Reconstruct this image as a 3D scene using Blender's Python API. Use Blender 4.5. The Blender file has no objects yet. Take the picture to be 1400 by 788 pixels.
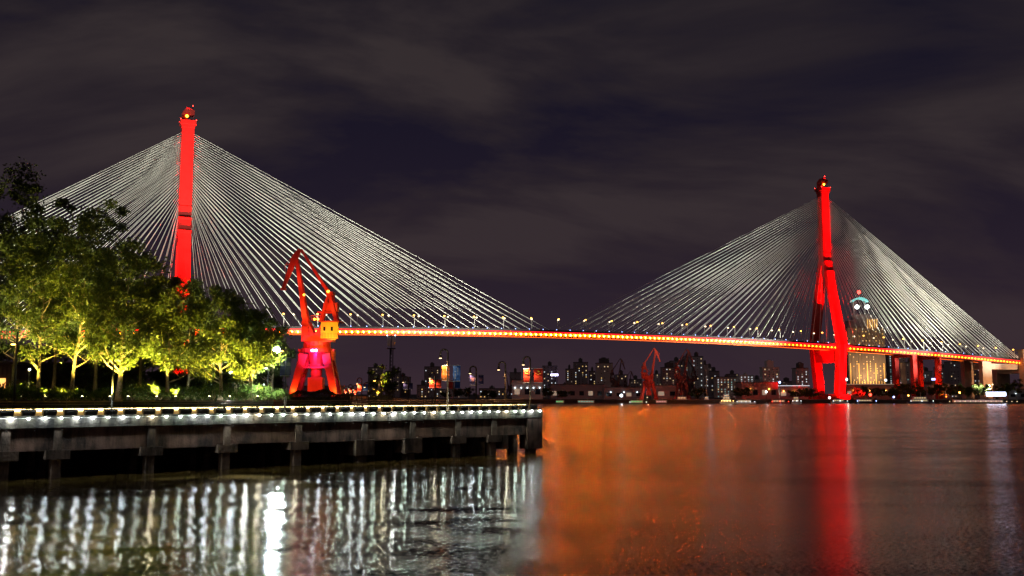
import bpy, math, random
from mathutils import Vector, Matrix
R = math.radians
# ------------------------------------------------------------------ camera, world, light, exposure
scn = bpy.context.scene
col = scn.collection
F, H = 1350.0, 9.0
PITCH = math.atan(144 / F)
CP, SP = math.cos(PITCH), math.sin(PITCH)
cd = bpy.data.cameras.new('camera'); cam = bpy.data.objects.new('camera', cd); col.objects.link(cam)
cam.location = (0, 0, H); cam.rotation_euler = (math.pi / 2 + PITCH, 0, 0)
cd.sensor_width = 36; cd.lens = 36 * F / 1400; cd.clip_start = 0.5; cd.clip_end = 20000
scn.camera = cam
scn.view_settings.view_transform = 'Standard'; scn.view_settings.look = 'None'
scn.view_settings.exposure = 0; scn.view_settings.gamma = 1
scn.cycles.use_denoising = True
scn.cycles.max_bounces = 5; scn.cycles.diffuse_bounces = 2; scn.cycles.glossy_bounces = 3
scn.cycles.transmission_bounces = 2; scn.cycles.volume_bounces = 0
scn.cycles.sample_clamp_indirect = 6; scn.cycles.sample_clamp_direct = 0
scn.cycles.caustics_reflective = False; scn.cycles.caustics_refractive = False
scn.cycles.use_light_tree = True
scn.render.filter_size = 1.6 if hasattr(scn.render, 'filter_size') else 1.5

world = bpy.data.worlds.new('World'); scn.world = world; world.use_nodes = True
nt = world.node_tree; nt.nodes.clear()
N = nt.nodes.new; L = nt.links.new
out = N('ShaderNodeOutputWorld'); bg = N('ShaderNodeBackground'); L(bg.outputs[0], out.inputs[0])
tc = N('ShaderNodeTexCoord'); sep = N('ShaderNodeSeparateXYZ'); L(tc.outputs['Generated'], sep.inputs[0])
def wmath(op, a, b=None, c=None):
    m = N('ShaderNodeMath'); m.operation = op
    for i, v in enumerate((a, b, c)):
        if v is None: continue
        if isinstance(v, (int, float)): m.inputs[i].default_value = v
        else: L(v, m.inputs[i])
    return m.outputs[0]
zc = wmath('ADD', wmath('MAXIMUM', sep.outputs[2], 0.0), 0.38)
comb = N('ShaderNodeCombineXYZ')
L(wmath('DIVIDE', sep.outputs[0], zc), comb.inputs[0]); L(wmath('DIVIDE', sep.outputs[1], zc), comb.inputs[1])
mp = N('ShaderNodeMapping'); L(comb.outputs[0], mp.inputs[0])
mp.inputs['Location'].default_value = (3.1, 0.6, 0)
mp.inputs['Rotation'].default_value = (0, 0, R(-30)); mp.inputs['Scale'].default_value = (0.75, 1.7, 1)
n1 = N('ShaderNodeTexNoise'); L(mp.outputs[0], n1.inputs['Vector'])
n1.inputs['Scale'].default_value = 1.7; n1.inputs['Detail'].default_value = 6; n1.inputs['Roughness'].default_value = 0.55
n1.inputs['Distortion'].default_value = 0.5
cr = N('ShaderNodeValToRGB'); L(n1.outputs['Fac'], cr.inputs[0])
cr.color_ramp.elements[0].position = 0.40; cr.color_ramp.elements[0].color = (0.0038, 0.0042, 0.0135, 1)
cr.color_ramp.elements[1].position = 0.60; cr.color_ramp.elements[1].color = (0.034, 0.026, 0.027, 1)
e = cr.color_ramp.elements.new(0.5); e.color = (0.0165, 0.0130, 0.0170, 1)
# brown city glow that rises from the horizon
gl = wmath('POWER', wmath('SUBTRACT', 1.0, wmath('MAXIMUM', sep.outputs[2], 0.0)), 5.5)
glm = wmath('MULTIPLY', gl, 0.88)
mx = N('ShaderNodeMix'); mx.data_type = 'RGBA'; L(glm, mx.inputs[0])
L(cr.outputs[0], mx.inputs[6]); mx.inputs[7].default_value = (0.040, 0.022, 0.032, 1)
# faint physical night sky underneath
sky = N('ShaderNodeTexSky'); sky.sky_type = 'NISHITA'; sky.sun_disc = False
sky.sun_elevation = R(12); sky.sun_rotation = R(200)
sk = N('ShaderNodeMix'); sk.data_type = 'RGBA'; sk.blend_type = 'ADD'; sk.inputs[0].default_value = 0.00025
L(mx.outputs[2], sk.inputs[6]); L(sky.outputs[0], sk.inputs[7])
L(sk.outputs[2], bg.inputs[0]); bg.inputs[1].default_value = 1.0

sd = bpy.data.lights.new('city_glow_sun', 'SUN'); sd.energy = 0.09; sd.angle = R(25); sd.color = (1, 0.82, 0.74)
so = bpy.data.objects.new('city_glow_sun', sd); col.objects.link(so)
so.rotation_euler = (R(62), 0, R(-35))

# ------------------------------------------------------------------ camera maths (pixels of the 1400x788 photo -> world points)
def at(px, py, Y):
    a = (394 - py) / F
    dz = Y * (a * CP + SP) / (CP - a * SP)
    return Vector(((px - 700) / F * (Y * CP + dz * SP), Y, H + dz))

# ------------------------------------------------------------------ materials
def mat(name, color, rough=0.7, metal=0.0, emit=None, strength=0.0, noise=0.0, nscale=1.0, bump=0.0, spec=0.5, sample=True, trans=0.0):
    m = bpy.data.materials.new(name); m.use_nodes = True
    t = m.node_tree; b = t.nodes['Principled BSDF']
    b.inputs['Base Color'].default_value = (*color, 1); b.inputs['Roughness'].default_value = rough
    b.inputs['Metallic'].default_value = metal; b.inputs['Specular IOR Level'].default_value = spec
    if noise or bump:
        c = t.nodes.new('ShaderNodeTexCoord'); n = t.nodes.new('ShaderNodeTexNoise')
        n.inputs['Scale'].default_value = nscale; n.inputs['Detail'].default_value = 6; n.inputs['Roughness'].default_value = 0.65
        t.links.new(c.outputs['Object'], n.inputs['Vector'])
        if noise:
            r = t.nodes.new('ShaderNodeValToRGB')
            r.color_ramp.elements[0].position = 0.3; r.color_ramp.elements[1].position = 0.7
            r.color_ramp.elements[0].color = (*[v * (1 - noise) for v in color], 1)
            r.color_ramp.elements[1].color = (*[min(1, v * (1 + noise)) for v in color], 1)
            t.links.new(n.outputs['Fac'], r.inputs[0]); t.links.new(r.outputs[0], b.inputs['Base Color'])
        if bump:
            bp = t.nodes.new('ShaderNodeBump'); bp.inputs['Strength'].default_value = bump; bp.inputs['Distance'].default_value = 0.1
            t.links.new(n.outputs['Fac'], bp.inputs['Height']); t.links.new(bp.outputs[0], b.inputs['Normal'])
    if emit:
        b.inputs['Emission Color'].default_value = (*emit, 1); b.inputs['Emission Strength'].default_value = strength
        if not sample: m.cycles.emission_sampling = 'NONE'
    return m
def leafmat(name, c1, c2):
    m = bpy.data.materials.new(name); m.use_nodes = True; t = m.node_tree; b = t.nodes['Principled BSDF']
    g = t.nodes.new('ShaderNodeNewGeometry'); r = t.nodes.new('ShaderNodeValToRGB')
    r.color_ramp.elements[0].color = (*c1, 1); r.color_ramp.elements[1].color = (*c2, 1)
    t.links.new(g.outputs['Random Per Island'], r.inputs[0]); t.links.new(r.outputs[0], b.inputs['Base Color'])
    b.inputs['Roughness'].default_value = 0.55; b.inputs['Specular IOR Level'].default_value = 0.3
    tr = t.nodes.new('ShaderNodeBsdfTranslucent'); t.links.new(r.outputs[0], tr.inputs[0])
    ms = t.nodes.new('ShaderNodeMixShader'); ms.inputs[0].default_value = 0.35
    t.links.new(b.outputs[0], ms.inputs[1]); t.links.new(tr.outputs[0], ms.inputs[2])
    t.links.new(ms.outputs[0], t.nodes['Material Output'].inputs[0]); return m
def concrete_stained(name, c, dark, streak=0.5):
    m = bpy.data.materials.new(name); m.use_nodes = True; t = m.node_tree; b = t.nodes['Principled BSDF']
    c0 = t.nodes.new('ShaderNodeTexCoord')
    mpn = t.nodes.new('ShaderNodeMapping'); mpn.inputs['Scale'].default_value = (1.3, 1.3, 0.22)
    t.links.new(c0.outputs['Object'], mpn.inputs[0])
    n = t.nodes.new('ShaderNodeTexNoise'); n.inputs['Scale'].default_value = 0.9; n.inputs['Detail'].default_value = 8; n.inputs['Roughness'].default_value = 0.7
    t.links.new(mpn.outputs[0], n.inputs['Vector'])
    n2 = t.nodes.new('ShaderNodeTexNoise'); n2.inputs['Scale'].default_value = 0.35; n2.inputs['Detail'].default_value = 5
    t.links.new(c0.outputs['Object'], n2.inputs['Vector'])
    a = t.nodes.new('ShaderNodeMath'); a.operation = 'MULTIPLY_ADD'; a.inputs[1].default_value = streak; 
    t.links.new(n.outputs['Fac'], a.inputs[0]); 
    s = t.nodes.new('ShaderNodeMath'); s.operation = 'MULTIPLY'; s.inputs[1].default_value = 1 - streak
    t.links.new(n2.outputs['Fac'], s.inputs[0]); t.links.new(s.outputs[0], a.inputs[2])
    r = t.nodes.new('ShaderNodeValToRGB'); r.color_ramp.elements[0].position = 0.41; r.color_ramp.elements[1].position = 0.60
    r.color_ramp.elements[0].color = (*dark, 1); r.color_ramp.elements[1].color = (*c, 1)
    t.links.new(a.outputs[0], r.inputs[0]); t.links.new(r.outputs[0], b.inputs['Base Color'])
    b.inputs['Roughness'].default_value = 0.85
    bp = t.nodes.new('ShaderNodeBump'); bp.inputs['Strength'].default_value = 0.6; bp.inputs['Distance'].default_value = 0.08
    n3 = t.nodes.new('ShaderNodeTexNoise'); n3.inputs['Scale'].default_value = 4; n3.inputs['Detail'].default_value = 8
    t.links.new(c0.outputs['Object'], n3.inputs['Vector'])
    t.links.new(n3.outputs['Fac'], bp.inputs['Height']); t.links.new(bp.outputs[0], b.inputs['Normal']); return m

M = {}
M['tower'] = mat('tower_concrete', (0.42, 0.025, 0.020), 0.8, noise=0.3, nscale=0.12, bump=0.5)  # red floodlight is put into this colour; the concrete itself is grey
M['girder'] = mat('girder_paint', (0.36, 0.05, 0.03), 0.5, noise=0.1, nscale=0.1)  # red light tint put into the girder colour too
M['parapet'] = mat('parapet_grey', (0.06, 0.05, 0.05), 0.7)
M['cable'] = mat('cable_sheath', (0.8, 0.8, 0.74), 0.45)
M['red_line'] = mat('red_light_line', (0.3, 0.02, 0.02), 0.5, emit=(1, 0.005, 0.012), strength=2.2)
M['orange_line'] = mat('orange_light_line', (0.3, 0.1, 0.02), 0.5, emit=(1, 0.13, 0.004), strength=2.4)
M['orange_bulb'] = mat('orange_bulb', (0.4, 0.2, 0.05), 0.5, emit=(1, 0.215, 0.006), strength=420)
M['road_lamp'] = mat('road_lamp_glass', (0.6, 0.4, 0.2), 0.4, emit=(1, 0.46, 0.07), strength=7)
M['road_lamp_white'] = mat('road_lamp_pale_glass', (0.6, 0.6, 0.5), 0.4, emit=(1, 0.8, 0.5), strength=4)
M['mast'] = mat('galvanised_mast', (0.6, 0.58, 0.55), 0.4)
M['blue_dot'] = mat('anchor_lamp_glass', (0.3, 0.4, 0.6), 0.4, emit=(0.35, 0.45, 1), strength=5, sample=False)
M['red_lamp'] = mat('red_beacon_glass', (0.5, 0.05, 0.03), 0.4, emit=(1, 0.03, 0.02), strength=14)
M['amber_lamp'] = mat('amber_lamp_glass', (0.5, 0.3, 0.05), 0.4, emit=(1, 0.35, 0.02), strength=14)
M['fascia_top'] = concrete_stained('wharf_edge_concrete', (0.085, 0.075, 0.058), (0.008, 0.007, 0.006), 0.75)
M['fascia'] = concrete_stained('wharf_beam_concrete', (0.24, 0.14, 0.105), (0.03, 0.02, 0.016), 0.45)
M['pile'] = concrete_stained('wharf_pile_concrete', (0.24, 0.17, 0.13), (0.04, 0.03, 0.025), 0.5)
M['deckc'] = mat('promenade_paving', (0.28, 0.25, 0.22), 0.8, noise=0.2, nscale=2)
M['earth'] = mat('park_soil', (0.06, 0.05, 0.03), 0.95, noise=0.4, nscale=1.5)
M['far_earth'] = mat('far_bank_soil', (0.05, 0.045, 0.04), 0.95, noise=0.3, nscale=0.2)
M['edge_bulb'] = mat('edge_lamp_glass', (0.8, 0.8, 0.8), 0.3, emit=(0.86, 1.0, 0.93), strength=190)
M['led'] = mat('warm_led_strip', (0.8, 0.7, 0.5), 0.4, emit=(1, 0.72, 0.30), strength=15)
M['wall'] = mat('parapet_wall_render', (0.55, 0.46, 0.32), 0.7, noise=0.15, nscale=2)
M['coping'] = mat('bronze_coping', (0.10, 0.065, 0.045), 0.35, metal=0.4)
M['rail'] = mat('bronze_rail', (0.22, 0.13, 0.08), 0.3, metal=0.7)
M['planter'] = mat('dark_planter', (0.035, 0.032, 0.03), 0.6, noise=0.2, nscale=3)
M['pole'] = mat('bronze_pole', (0.16, 0.11, 0.075), 0.4, metal=0.3)
M['pole_dark'] = mat('dark_pole', (0.03, 0.028, 0.025), 0.5)
M['lamp_warm'] = mat('warm_lamp_glass', (0.8, 0.7, 0.5), 0.3, emit=(1, 0.66, 0.34), strength=3.5)
M['lamp_amber'] = mat('amber_street_glass', (0.8, 0.6, 0.3), 0.3, emit=(1, 0.42, 0.07), strength=14)
M['flood'] = mat('floodlight_glass', (0.8, 0.8, 0.8), 0.3, emit=(0.86, 1.0, 0.97), strength=150)
M['lamp_white'] = mat('white_lamp_glass', (0.8, 0.8, 0.8), 0.3, emit=(0.8, 0.95, 1), strength=4)
M['uplight'] = mat('uplight_glass', (0.8, 0.7, 0.4), 0.3, emit=(1, 0.85, 0.42), strength=12)
M['banner_red'] = mat('red_banner_cloth', (0.75, 0.045, 0.015), 0.8)
M['banner_orange'] = mat('orange_banner_cloth', (0.85, 0.22, 0.02), 0.8)
M['banner_blue'] = mat('blue_banner_cloth', (0.03, 0.12, 0.42), 0.8)
M['banner_navy'] = mat('navy_banner_cloth', (0.03, 0.028, 0.14), 0.8)
M['print_yellow'] = mat('yellow_print', (0.85, 0.6, 0.03), 0.8)
M['print_white'] = mat('white_print', (0.75, 0.8, 0.8), 0.8)
M['print_pink'] = mat('pink_print', (0.7, 0.3, 0.35), 0.8)
M['crane'] = mat('crane_red_paint', (0.62, 0.05, 0.02), 0.45, noise=0.15, nscale=0.6)
M['crane_dull'] = mat('crane_faded_paint', (0.26, 0.06, 0.045), 0.6, noise=0.2, nscale=0.3)
M['crane_dark'] = mat('crane_dark_paint', (0.09, 0.05, 0.05), 0.6, noise=0.2, nscale=0.3)
M['crane_cabin'] = mat('crane_house_cream', (0.75, 0.5, 0.06), 0.5, noise=0.1, nscale=0.8)
M['crane_grey'] = mat('crane_store_grey', (0.12, 0.13, 0.2), 0.6)
M['glass_dark'] = mat('dark_window_glass', (0.02, 0.02, 0.03), 0.1)
M['violet_lamp'] = mat('violet_lamp_glass', (0.5, 0.3, 0.8), 0.3, emit=(0.6, 0.25, 1), strength=22)
M['bark'] = mat('pale_bark', (0.30, 0.22, 0.13), 0.85, noise=0.4, nscale=3, bump=0.6)
M['leaf'] = leafmat('tree_leaf', (0.045, 0.075, 0.012), (0.12, 0.135, 0.02))
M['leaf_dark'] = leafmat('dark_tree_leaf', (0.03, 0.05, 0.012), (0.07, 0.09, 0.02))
M['shrub'] = leafmat('shrub_leaf', (0.03, 0.07, 0.012), (0.10, 0.13, 0.02))
M['dry'] = leafmat('dry_hedge_leaf', (0.06, 0.045, 0.02), (0.13, 0.09, 0.03))

# water: dark silty river, rippled close to the wharf, smoother out in the stream
wm = bpy.data.materials.new('river_water'); wm.use_nodes = True; t = wm.node_tree; b = t.nodes['Principled BSDF']
b.inputs['Base Color'].default_value = (0.055, 0.036, 0.011, 1); b.inputs['IOR'].default_value = 1.33
tcw = t.nodes.new('ShaderNodeTexCoord'); sp_ = t.nodes.new('ShaderNodeSeparateXYZ'); t.links.new(tcw.outputs['Object'], sp_.inputs[0])
def tm(op, a, b_=None, c=None):
    m = t.nodes.new('ShaderNodeMath'); m.operation = op
    for i, v in enumerate((a, b_, c)):
        if v is None: continue
        if isinstance(v, (int, float)): m.inputs[i].default_value = v
        else: t.links.new(v, m.inputs[i])
    return m.outputs[0]
calm = t.nodes.new('ShaderNodeMapRange'); calm.interpolation_type = 'SMOOTHSTEP'   # 0 rippled near the wharf ... 1 calm stream
t.links.new(tm('ADD', sp_.outputs[0], tm('MULTIPLY', sp_.outputs[1], -0.028)), calm.inputs['Value'])
calm.inputs['From Min'].default_value = -4.5; calm.inputs['From Max'].default_value = 0.6
def wn(scale, detail, sx, sy, rough=0.5):
    mpn = t.nodes.new('ShaderNodeMapping'); mpn.inputs['Scale'].default_value = (sx, sy, 1)
    t.links.new(tcw.outputs['Object'], mpn.inputs[0])
    n = t.nodes.new('ShaderNodeTexNoise'); n.inputs['Scale'].default_value = scale; n.inputs['Detail'].default_value = detail
    n.inputs['Roughness'].default_value = rough
    t.links.new(mpn.outputs[0], n.inputs['Vector']); return n.outputs['Fac']
def slope(src, k): return tm('MULTIPLY', tm('SUBTRACT', src, 0.5), k)
sy_ = tm('ADD', slope(wn(2.8, 3, 0.9, 1.9, 0.6), 0.78), slope(wn(0.25, 1, 0.5, 1.0), 0.34))       # long crests lie across the view
sx_ = tm('ADD', slope(wn(3.2, 3, 1.2, 1.7, 0.6), 0.25), slope(wn(0.23, 1, 0.6, 1.0), 0.10))
syc = tm('ADD', slope(wn(6.0, 1, 0.6, 2.0), 0.50), slope(wn(0.09, 2, 0.2, 1.2), 0.09))
sxc = slope(wn(5.5, 1, 0.7, 2.2), 0.16)
def fmix(a_, b_):
    m = t.nodes.new('ShaderNodeMix'); m.data_type = 'FLOAT'; t.links.new(calm.outputs[0], m.inputs[0]); t.links.new(a_, m.inputs[2]); t.links.new(b_, m.inputs[3]); return m.outputs[0]
cmb = t.nodes.new('ShaderNodeCombineXYZ'); t.links.new(fmix(sx_, sxc), cmb.inputs[0]); t.links.new(fmix(sy_, syc), cmb.inputs[1]); cmb.inputs[2].default_value = 1
nrm = t.nodes.new('ShaderNodeVectorMath'); nrm.operation = 'NORMALIZE'; t.links.new(cmb.outputs[0], nrm.inputs[0]); t.links.new(nrm.outputs[0], b.inputs['Normal'])
big = wn(0.035, 3, 0.5, 1.6, 0.6)
rr = t.nodes.new('ShaderNodeMapRange'); t.links.new(big, rr.inputs['Value'])
rr.inputs['From Min'].default_value = 0.38; rr.inputs['From Max'].default_value = 0.62
rr.inputs['To Min'].default_value = 0.20; rr.inputs['To Max'].default_value = 0.25
rmx = t.nodes.new('ShaderNodeMix'); rmx.data_type = 'FLOAT'
t.links.new(calm.outputs[0], rmx.inputs[0]); rmx.inputs[2].default_value = 0.07; t.links.new(rr.outputs[0], rmx.inputs[3])
t.links.new(rmx.outputs[0], b.inputs['Roughness'])
M['water'] = wm

# ------------------------------------------------------------------ mesh helpers
class MB:
    def __init__(s): s.v = []; s.f = []
    def add(s, vs, fs):
        n = len(s.v); s.v += [tuple(q) for q in vs]; s.f += [tuple(i + n for i in q) for q in fs]
    def box(s, x0, x1, y0, y1, z0, z1, top=None, rot=0.0, piv=None):
        t_ = top or 0.0
        vs = [(x0, y0, z0), (x1, y0, z0), (x1, y1, z0), (x0, y1, z0),
              (x0 + t_, y0 + t_, z1), (x1 - t_, y0 + t_, z1), (x1 - t_, y1 - t_, z1), (x0 + t_, y1 - t_, z1)]
        if rot:
            cx, cy = piv if piv else ((x0 + x1) / 2, (y0 + y1) / 2); c, k = math.cos(rot), math.sin(rot)
            vs = [(cx + (x - cx) * c - (y - cy) * k, cy + (x - cx) * k + (y - cy) * c, z) for x, y, z in vs]
        s.add(vs, [(0, 3, 2, 1), (4, 5, 6, 7), (0, 1, 5, 4), (1, 2, 6, 5), (2, 3, 7, 6), (3, 0, 4, 7)]); return s
    def tube(s, pts, r, n=8, cap=True):
        pts = [Vector(p) for p in pts]; rs = r if isinstance(r, (list, tuple)) else [r] * len(pts); base = len(s.v); up = None
        for i, p in enumerate(pts):
            d = (pts[min(i + 1, len(pts) - 1)] - pts[max(i - 1, 0)]).normalized()
            if up is None: up = Vector((0, 0, 1)) if abs(d.z) < 0.9 else Vector((0, 1, 0))
            a = d.cross(up).normalized(); b_ = a.cross(d).normalized(); up = b_
            for k in range(n):
                th = 2 * math.pi * k / n; s.v.append(tuple(p + (a * math.cos(th) + b_ * math.sin(th)) * rs[i]))
        for i in range(len(pts) - 1):
            for k in range(n):
                s.f.append((base + i * n + k, base + i * n + (k + 1) % n, base + (i + 1) * n + (k + 1) % n, base + (i + 1) * n + k))
        if cap:
            s.f.append(tuple(base + k for k in range(n))[::-1]); s.f.append(tuple(base + (len(pts) - 1) * n + k for k in range(n)))
        return s
    def beam(s, a, b_, w, h, w2=None, h2=None, side=(0, 1, 0)):
        a, b_ = Vector(a), Vector(b_); d = (b_ - a).normalized(); sd_ = Vector(side)
        sd_ = (sd_ - d * sd_.dot(d)).normalized(); n = d.cross(sd_)
        w2 = w if w2 is None else w2; h2 = h if h2 is None else h2
        vs = [p + sd_ * (i * ww / 2) + n * (j * hh / 2) for p, ww, hh in ((a, w, h), (b_, w2, h2)) for i, j in ((-1, -1), (1, -1), (1, 1), (-1, 1))]
        s.add(vs, [(0, 3, 2, 1), (4, 5, 6, 7), (0, 1, 5, 4), (1, 2, 6, 5), (2, 3, 7, 6), (3, 0, 4, 7)]); return s
    def sphere(s, c, r, n=8, m=6, sz=1.0):
        c = Vector(c); base = len(s.v)
        for i in range(m + 1):
            ph = math.pi * i / m
            for k in range(n):
                th = 2 * math.pi * k / n
                s.v.append((c.x + r * math.sin(ph) * math.cos(th), c.y + r * math.sin(ph) * math.sin(th), c.z + r * sz * math.cos(ph)))
        for i in range(m):
            for k in range(n):
                s.f.append((base + i * n + k, base + (i + 1) * n + k, base + (i + 1) * n + (k + 1) % n, base + i * n + (k + 1) % n))
        return s
    def prism(s, poly, z0, z1, y=False):
        n = len(poly)
        if y: vs = [(p[0], z0, p[1]) for p in poly] + [(p[0], z1, p[1]) for p in poly]
        else: vs = [(p[0], p[1], z0) for p in poly] + [(p[0], p[1], z1) for p in poly]
        s.add(vs, [tuple(range(n))[::-1], tuple(range(n, 2 * n))] + [(i, (i + 1) % n, n + (i + 1) % n, n + i) for i in range(n)]); return s
    def mesh(s, name, m, smooth=False):
        me = bpy.data.meshes.new(name); me.from_pydata(s.v, [], s.f); me.materials.append(m)
        if smooth: me.polygons.foreach_set('use_smooth', [True] * len(me.polygons))
        me.update(); return me
    def build(s, name, m, parent=None, loc=None, smooth=False):
        o = bpy.data.objects.new(name, s.mesh(name, m, smooth)); col.objects.link(o)
        if parent: o.parent = parent
        if loc: o.location = loc
        return o
def tag(o, label=None, cat=None, group=None, kind=None):
    if label: o['label'] = label
    if cat: o['category'] = cat
    if group: o['group'] = group
    if kind: o['kind'] = kind
    return o
def empty(name, loc, rz=0.0, label=None, cat=None, group=None):
    o = bpy.data.objects.new(name, None); col.objects.link(o); o.location = loc; o.rotation_euler = (0, 0, rz)
    o.empty_display_size = 0.5
    return tag(o, label, cat, group)
def children(o): return [c for c in bpy.data.objects if c.parent == o]
def copy_tree(o, parent=None, kids=None):
    c = o.copy(); col.objects.link(c); c.parent = parent
    for ch in (o.children if kids is None else kids): copy_tree(ch, c)
    return c
def lamp(name, kind, loc, energy, color, parent=None, aim=None, size=None, blend=0.5, radius=0.3, falloff=None):
    d = bpy.data.lights.new(name, kind); d.energy = energy; d.color = color; d.shadow_soft_size = radius
    if kind == 'SPOT': d.spot_size = R(size); d.spot_blend = blend
    if falloff:
        d.use_nodes = True; lt = d.node_tree; em = [q for q in lt.nodes if q.type == 'EMISSION'][0]
        fo = lt.nodes.new('ShaderNodeLightFalloff'); k_ = 1e4 if falloff == 'Constant' else 1.0
        d.energy = energy * k_; fo.inputs['Strength'].default_value = 1.0 / k_
        lt.links.new(fo.outputs[falloff], em.inputs['Strength'])
    o = bpy.data.objects.new(name, d); col.objects.link(o); o.location = loc
    if parent: o.parent = parent
    if aim is not None: o.rotation_euler = (Vector(aim) - Vector(loc)).to_track_quat('-Z', 'Y').to_euler()
    return o
def struct(name, mb, m, loc=None):
    return tag(mb.build(name, m, loc=loc), kind='structure')

# ------------------------------------------------------------------ the setting
w = MB(); w.add([(-4000, -300, 0), (4000, -300, 0), (4000, 6000, 0), (-4000, 6000, 0)], [(0, 1, 2, 3)]); struct('river_water', w, M['water'])
# wharf frame: origin at its left end in view, local x along the edge, local y inland
WX, WY = -52.8, 103.36
ANG = math.atan2(150.82 - 103.36, 4.415 + 52.8)
WD = Vector((math.cos(ANG), math.sin(ANG))); WN = Vector((-math.sin(ANG), math.cos(ANG)))
def wl(s_, t_, z=0.0): return Vector((WX + WD.x * s_ + WN.x * t_, WY + WD.y * s_ + WN.y * t_, z))
def s_at(px):
    for i in range(-600, 900):
        q = wl(i / 10, 0); 
        if q.x > (px - 700) / F * (q.y * CP - 2 * SP): return i / 10
    return 90
a = wl(-260, 13); b2 = wl(64, 13)
near = [(a.x, a.y), (b2.x, b2.y), (-4.5, 166), (-5.5, 190), (-16, 300), (-45, 450), (-95, 700), (-150, 880), (-420, 900), (-900, 500)]
struct('near_bank_ground', MB().prism(near, -2, 6.45), M['earth'])
bed0, bed1 = wl(-120, 7.5), wl(34, 7.5); bed2, bed3 = wl(30, 60), wl(-120, 60)
struct('planting_bed_ground', MB().prism([(q.x, q.y) for q in (bed0, bed1, bed2, bed3)], 6.0, 8.25), M['earth'])
far = [(-1500, 1150), (-300, 960), (-40, 905), (150, 890), (420, 905), (900, 960), (2500, 1200), (3500, 5500), (-3500, 5500)]
struct('far_bank_ground', MB().prism(far, -2, 3.2), M['far_earth'])

# ------------------------------------------------------------------ the bridge
BA = R(23.742); BX, BY = -242.7, 722.2
bridge = empty('cable_stayed_bridge', (BX, BY, 0), BA, 'long red lit cable stayed bridge with two tall towers over the river', 'bridge')
def dz(u): return 61.0 - 5.6e-5 * (u - 301) ** 2       # deck height: the roadway arches gently
US = list(range(-300, 862, 9))
def strip(mb, prof):                                  # sweep a closed (v, dz) profile along the deck
    n = len(prof); base = len(mb.v)
    for u in US:
        for v, z in prof: mb.v.append((u, v, dz(u) + z))
    for i in range(len(US) - 1):
        for k in range(n): mb.f.append((base + i * n + k, base + (i + 1) * n + k, base + (i + 1) * n + (k + 1) % n, base + i * n + (k + 1) % n))
    mb.f.append(tuple(base + k for k in range(n))); mb.f.append(tuple(base + (len(US) - 1) * n + k for k in range(n))[::-1])
    return mb
# camera side is local -y
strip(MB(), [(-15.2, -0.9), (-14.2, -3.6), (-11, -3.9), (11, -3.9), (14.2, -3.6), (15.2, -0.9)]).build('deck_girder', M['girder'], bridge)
strip(MB(), [(-15.8, -0.85), (15.8, -0.85), (15.8, -0.35), (-15.8, -0.35)]).build('roadway', M['parapet'], bridge)
for s in (-1, 1):
    strip(MB(), [(s * 15.6, -0.3), (s * 15.2, -0.3), (s * 15.2, 0.75), (s * 15.6, 0.75)][::s]).build('parapet', M['parapet'], bridge)
    strip(MB(), [(s * 15.75, -2.1), (s * 15.35, -2.1), (s * 15.35, -0.92), (s * 15.75, -0.92)][::s]).build('red_light_strip', M['red_line'], bridge)  # glowing band stands in for red wall-washer light on the fascia
    strip(MB(), [(s * 14.9, -4.05), (s * 14.6, -4.05), (s * 14.6, -3.70), (s * 14.9, -3.70)][::s]).build('amber_light_strip', M['orange_line'], bridge)  # glow line added between the bulbs to close up the amber band
M['orange_bulb_soft'] = mat('orange_bulb_soft', (0.4, 0.2, 0.05), 0.5, emit=(1, 0.21, 0.006), strength=30)
M['orange_bulb_mid'] = mat('orange_bulb_mid', (0.4, 0.2, 0.05), 0.5, emit=(1, 0.21, 0.006), strength=110)
fbulb = [MB().sphere((0, 0, 0), 0.55, 8, 5).mesh('fascia_lamp', mat('orange_bulb_%d' % q, (.4, .2, .05), .5, emit=(1, .21, .006), strength=q)) for q in (640, 480, 340, 230, 140)]
strip(MB(), [(-14.45, -3.62), (-14.35, -3.62), (-14.35, -5.0), (-14.45, -5.0)]).build('lamp_shield', M['girder'], bridge)  # added plate that keeps bulb light off the far buildings
rest = MB(); k = 0
order = sorted([u for u in [(-60 + 4.6 * i) for i in range(0, 200)] if u < 856], key=lambda u: abs(u - 300))
for i, u in enumerate(order):
    if i < 100:
        o = bpy.data.objects.new('fascia_lamp', fbulb[max(0, min(4, int((u - 290) / 48)))]); col.objects.link(o); o.parent = bridge; o.location = (u, -15.25, dz(u) - 3.3)
    else: rest.sphere((u, -15.25, dz(u) - 3.3), 0.55, 8, 5)
tag(rest.build('fascia_lamp', M['orange_bulb_soft'], bridge), kind='stuff')

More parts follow.
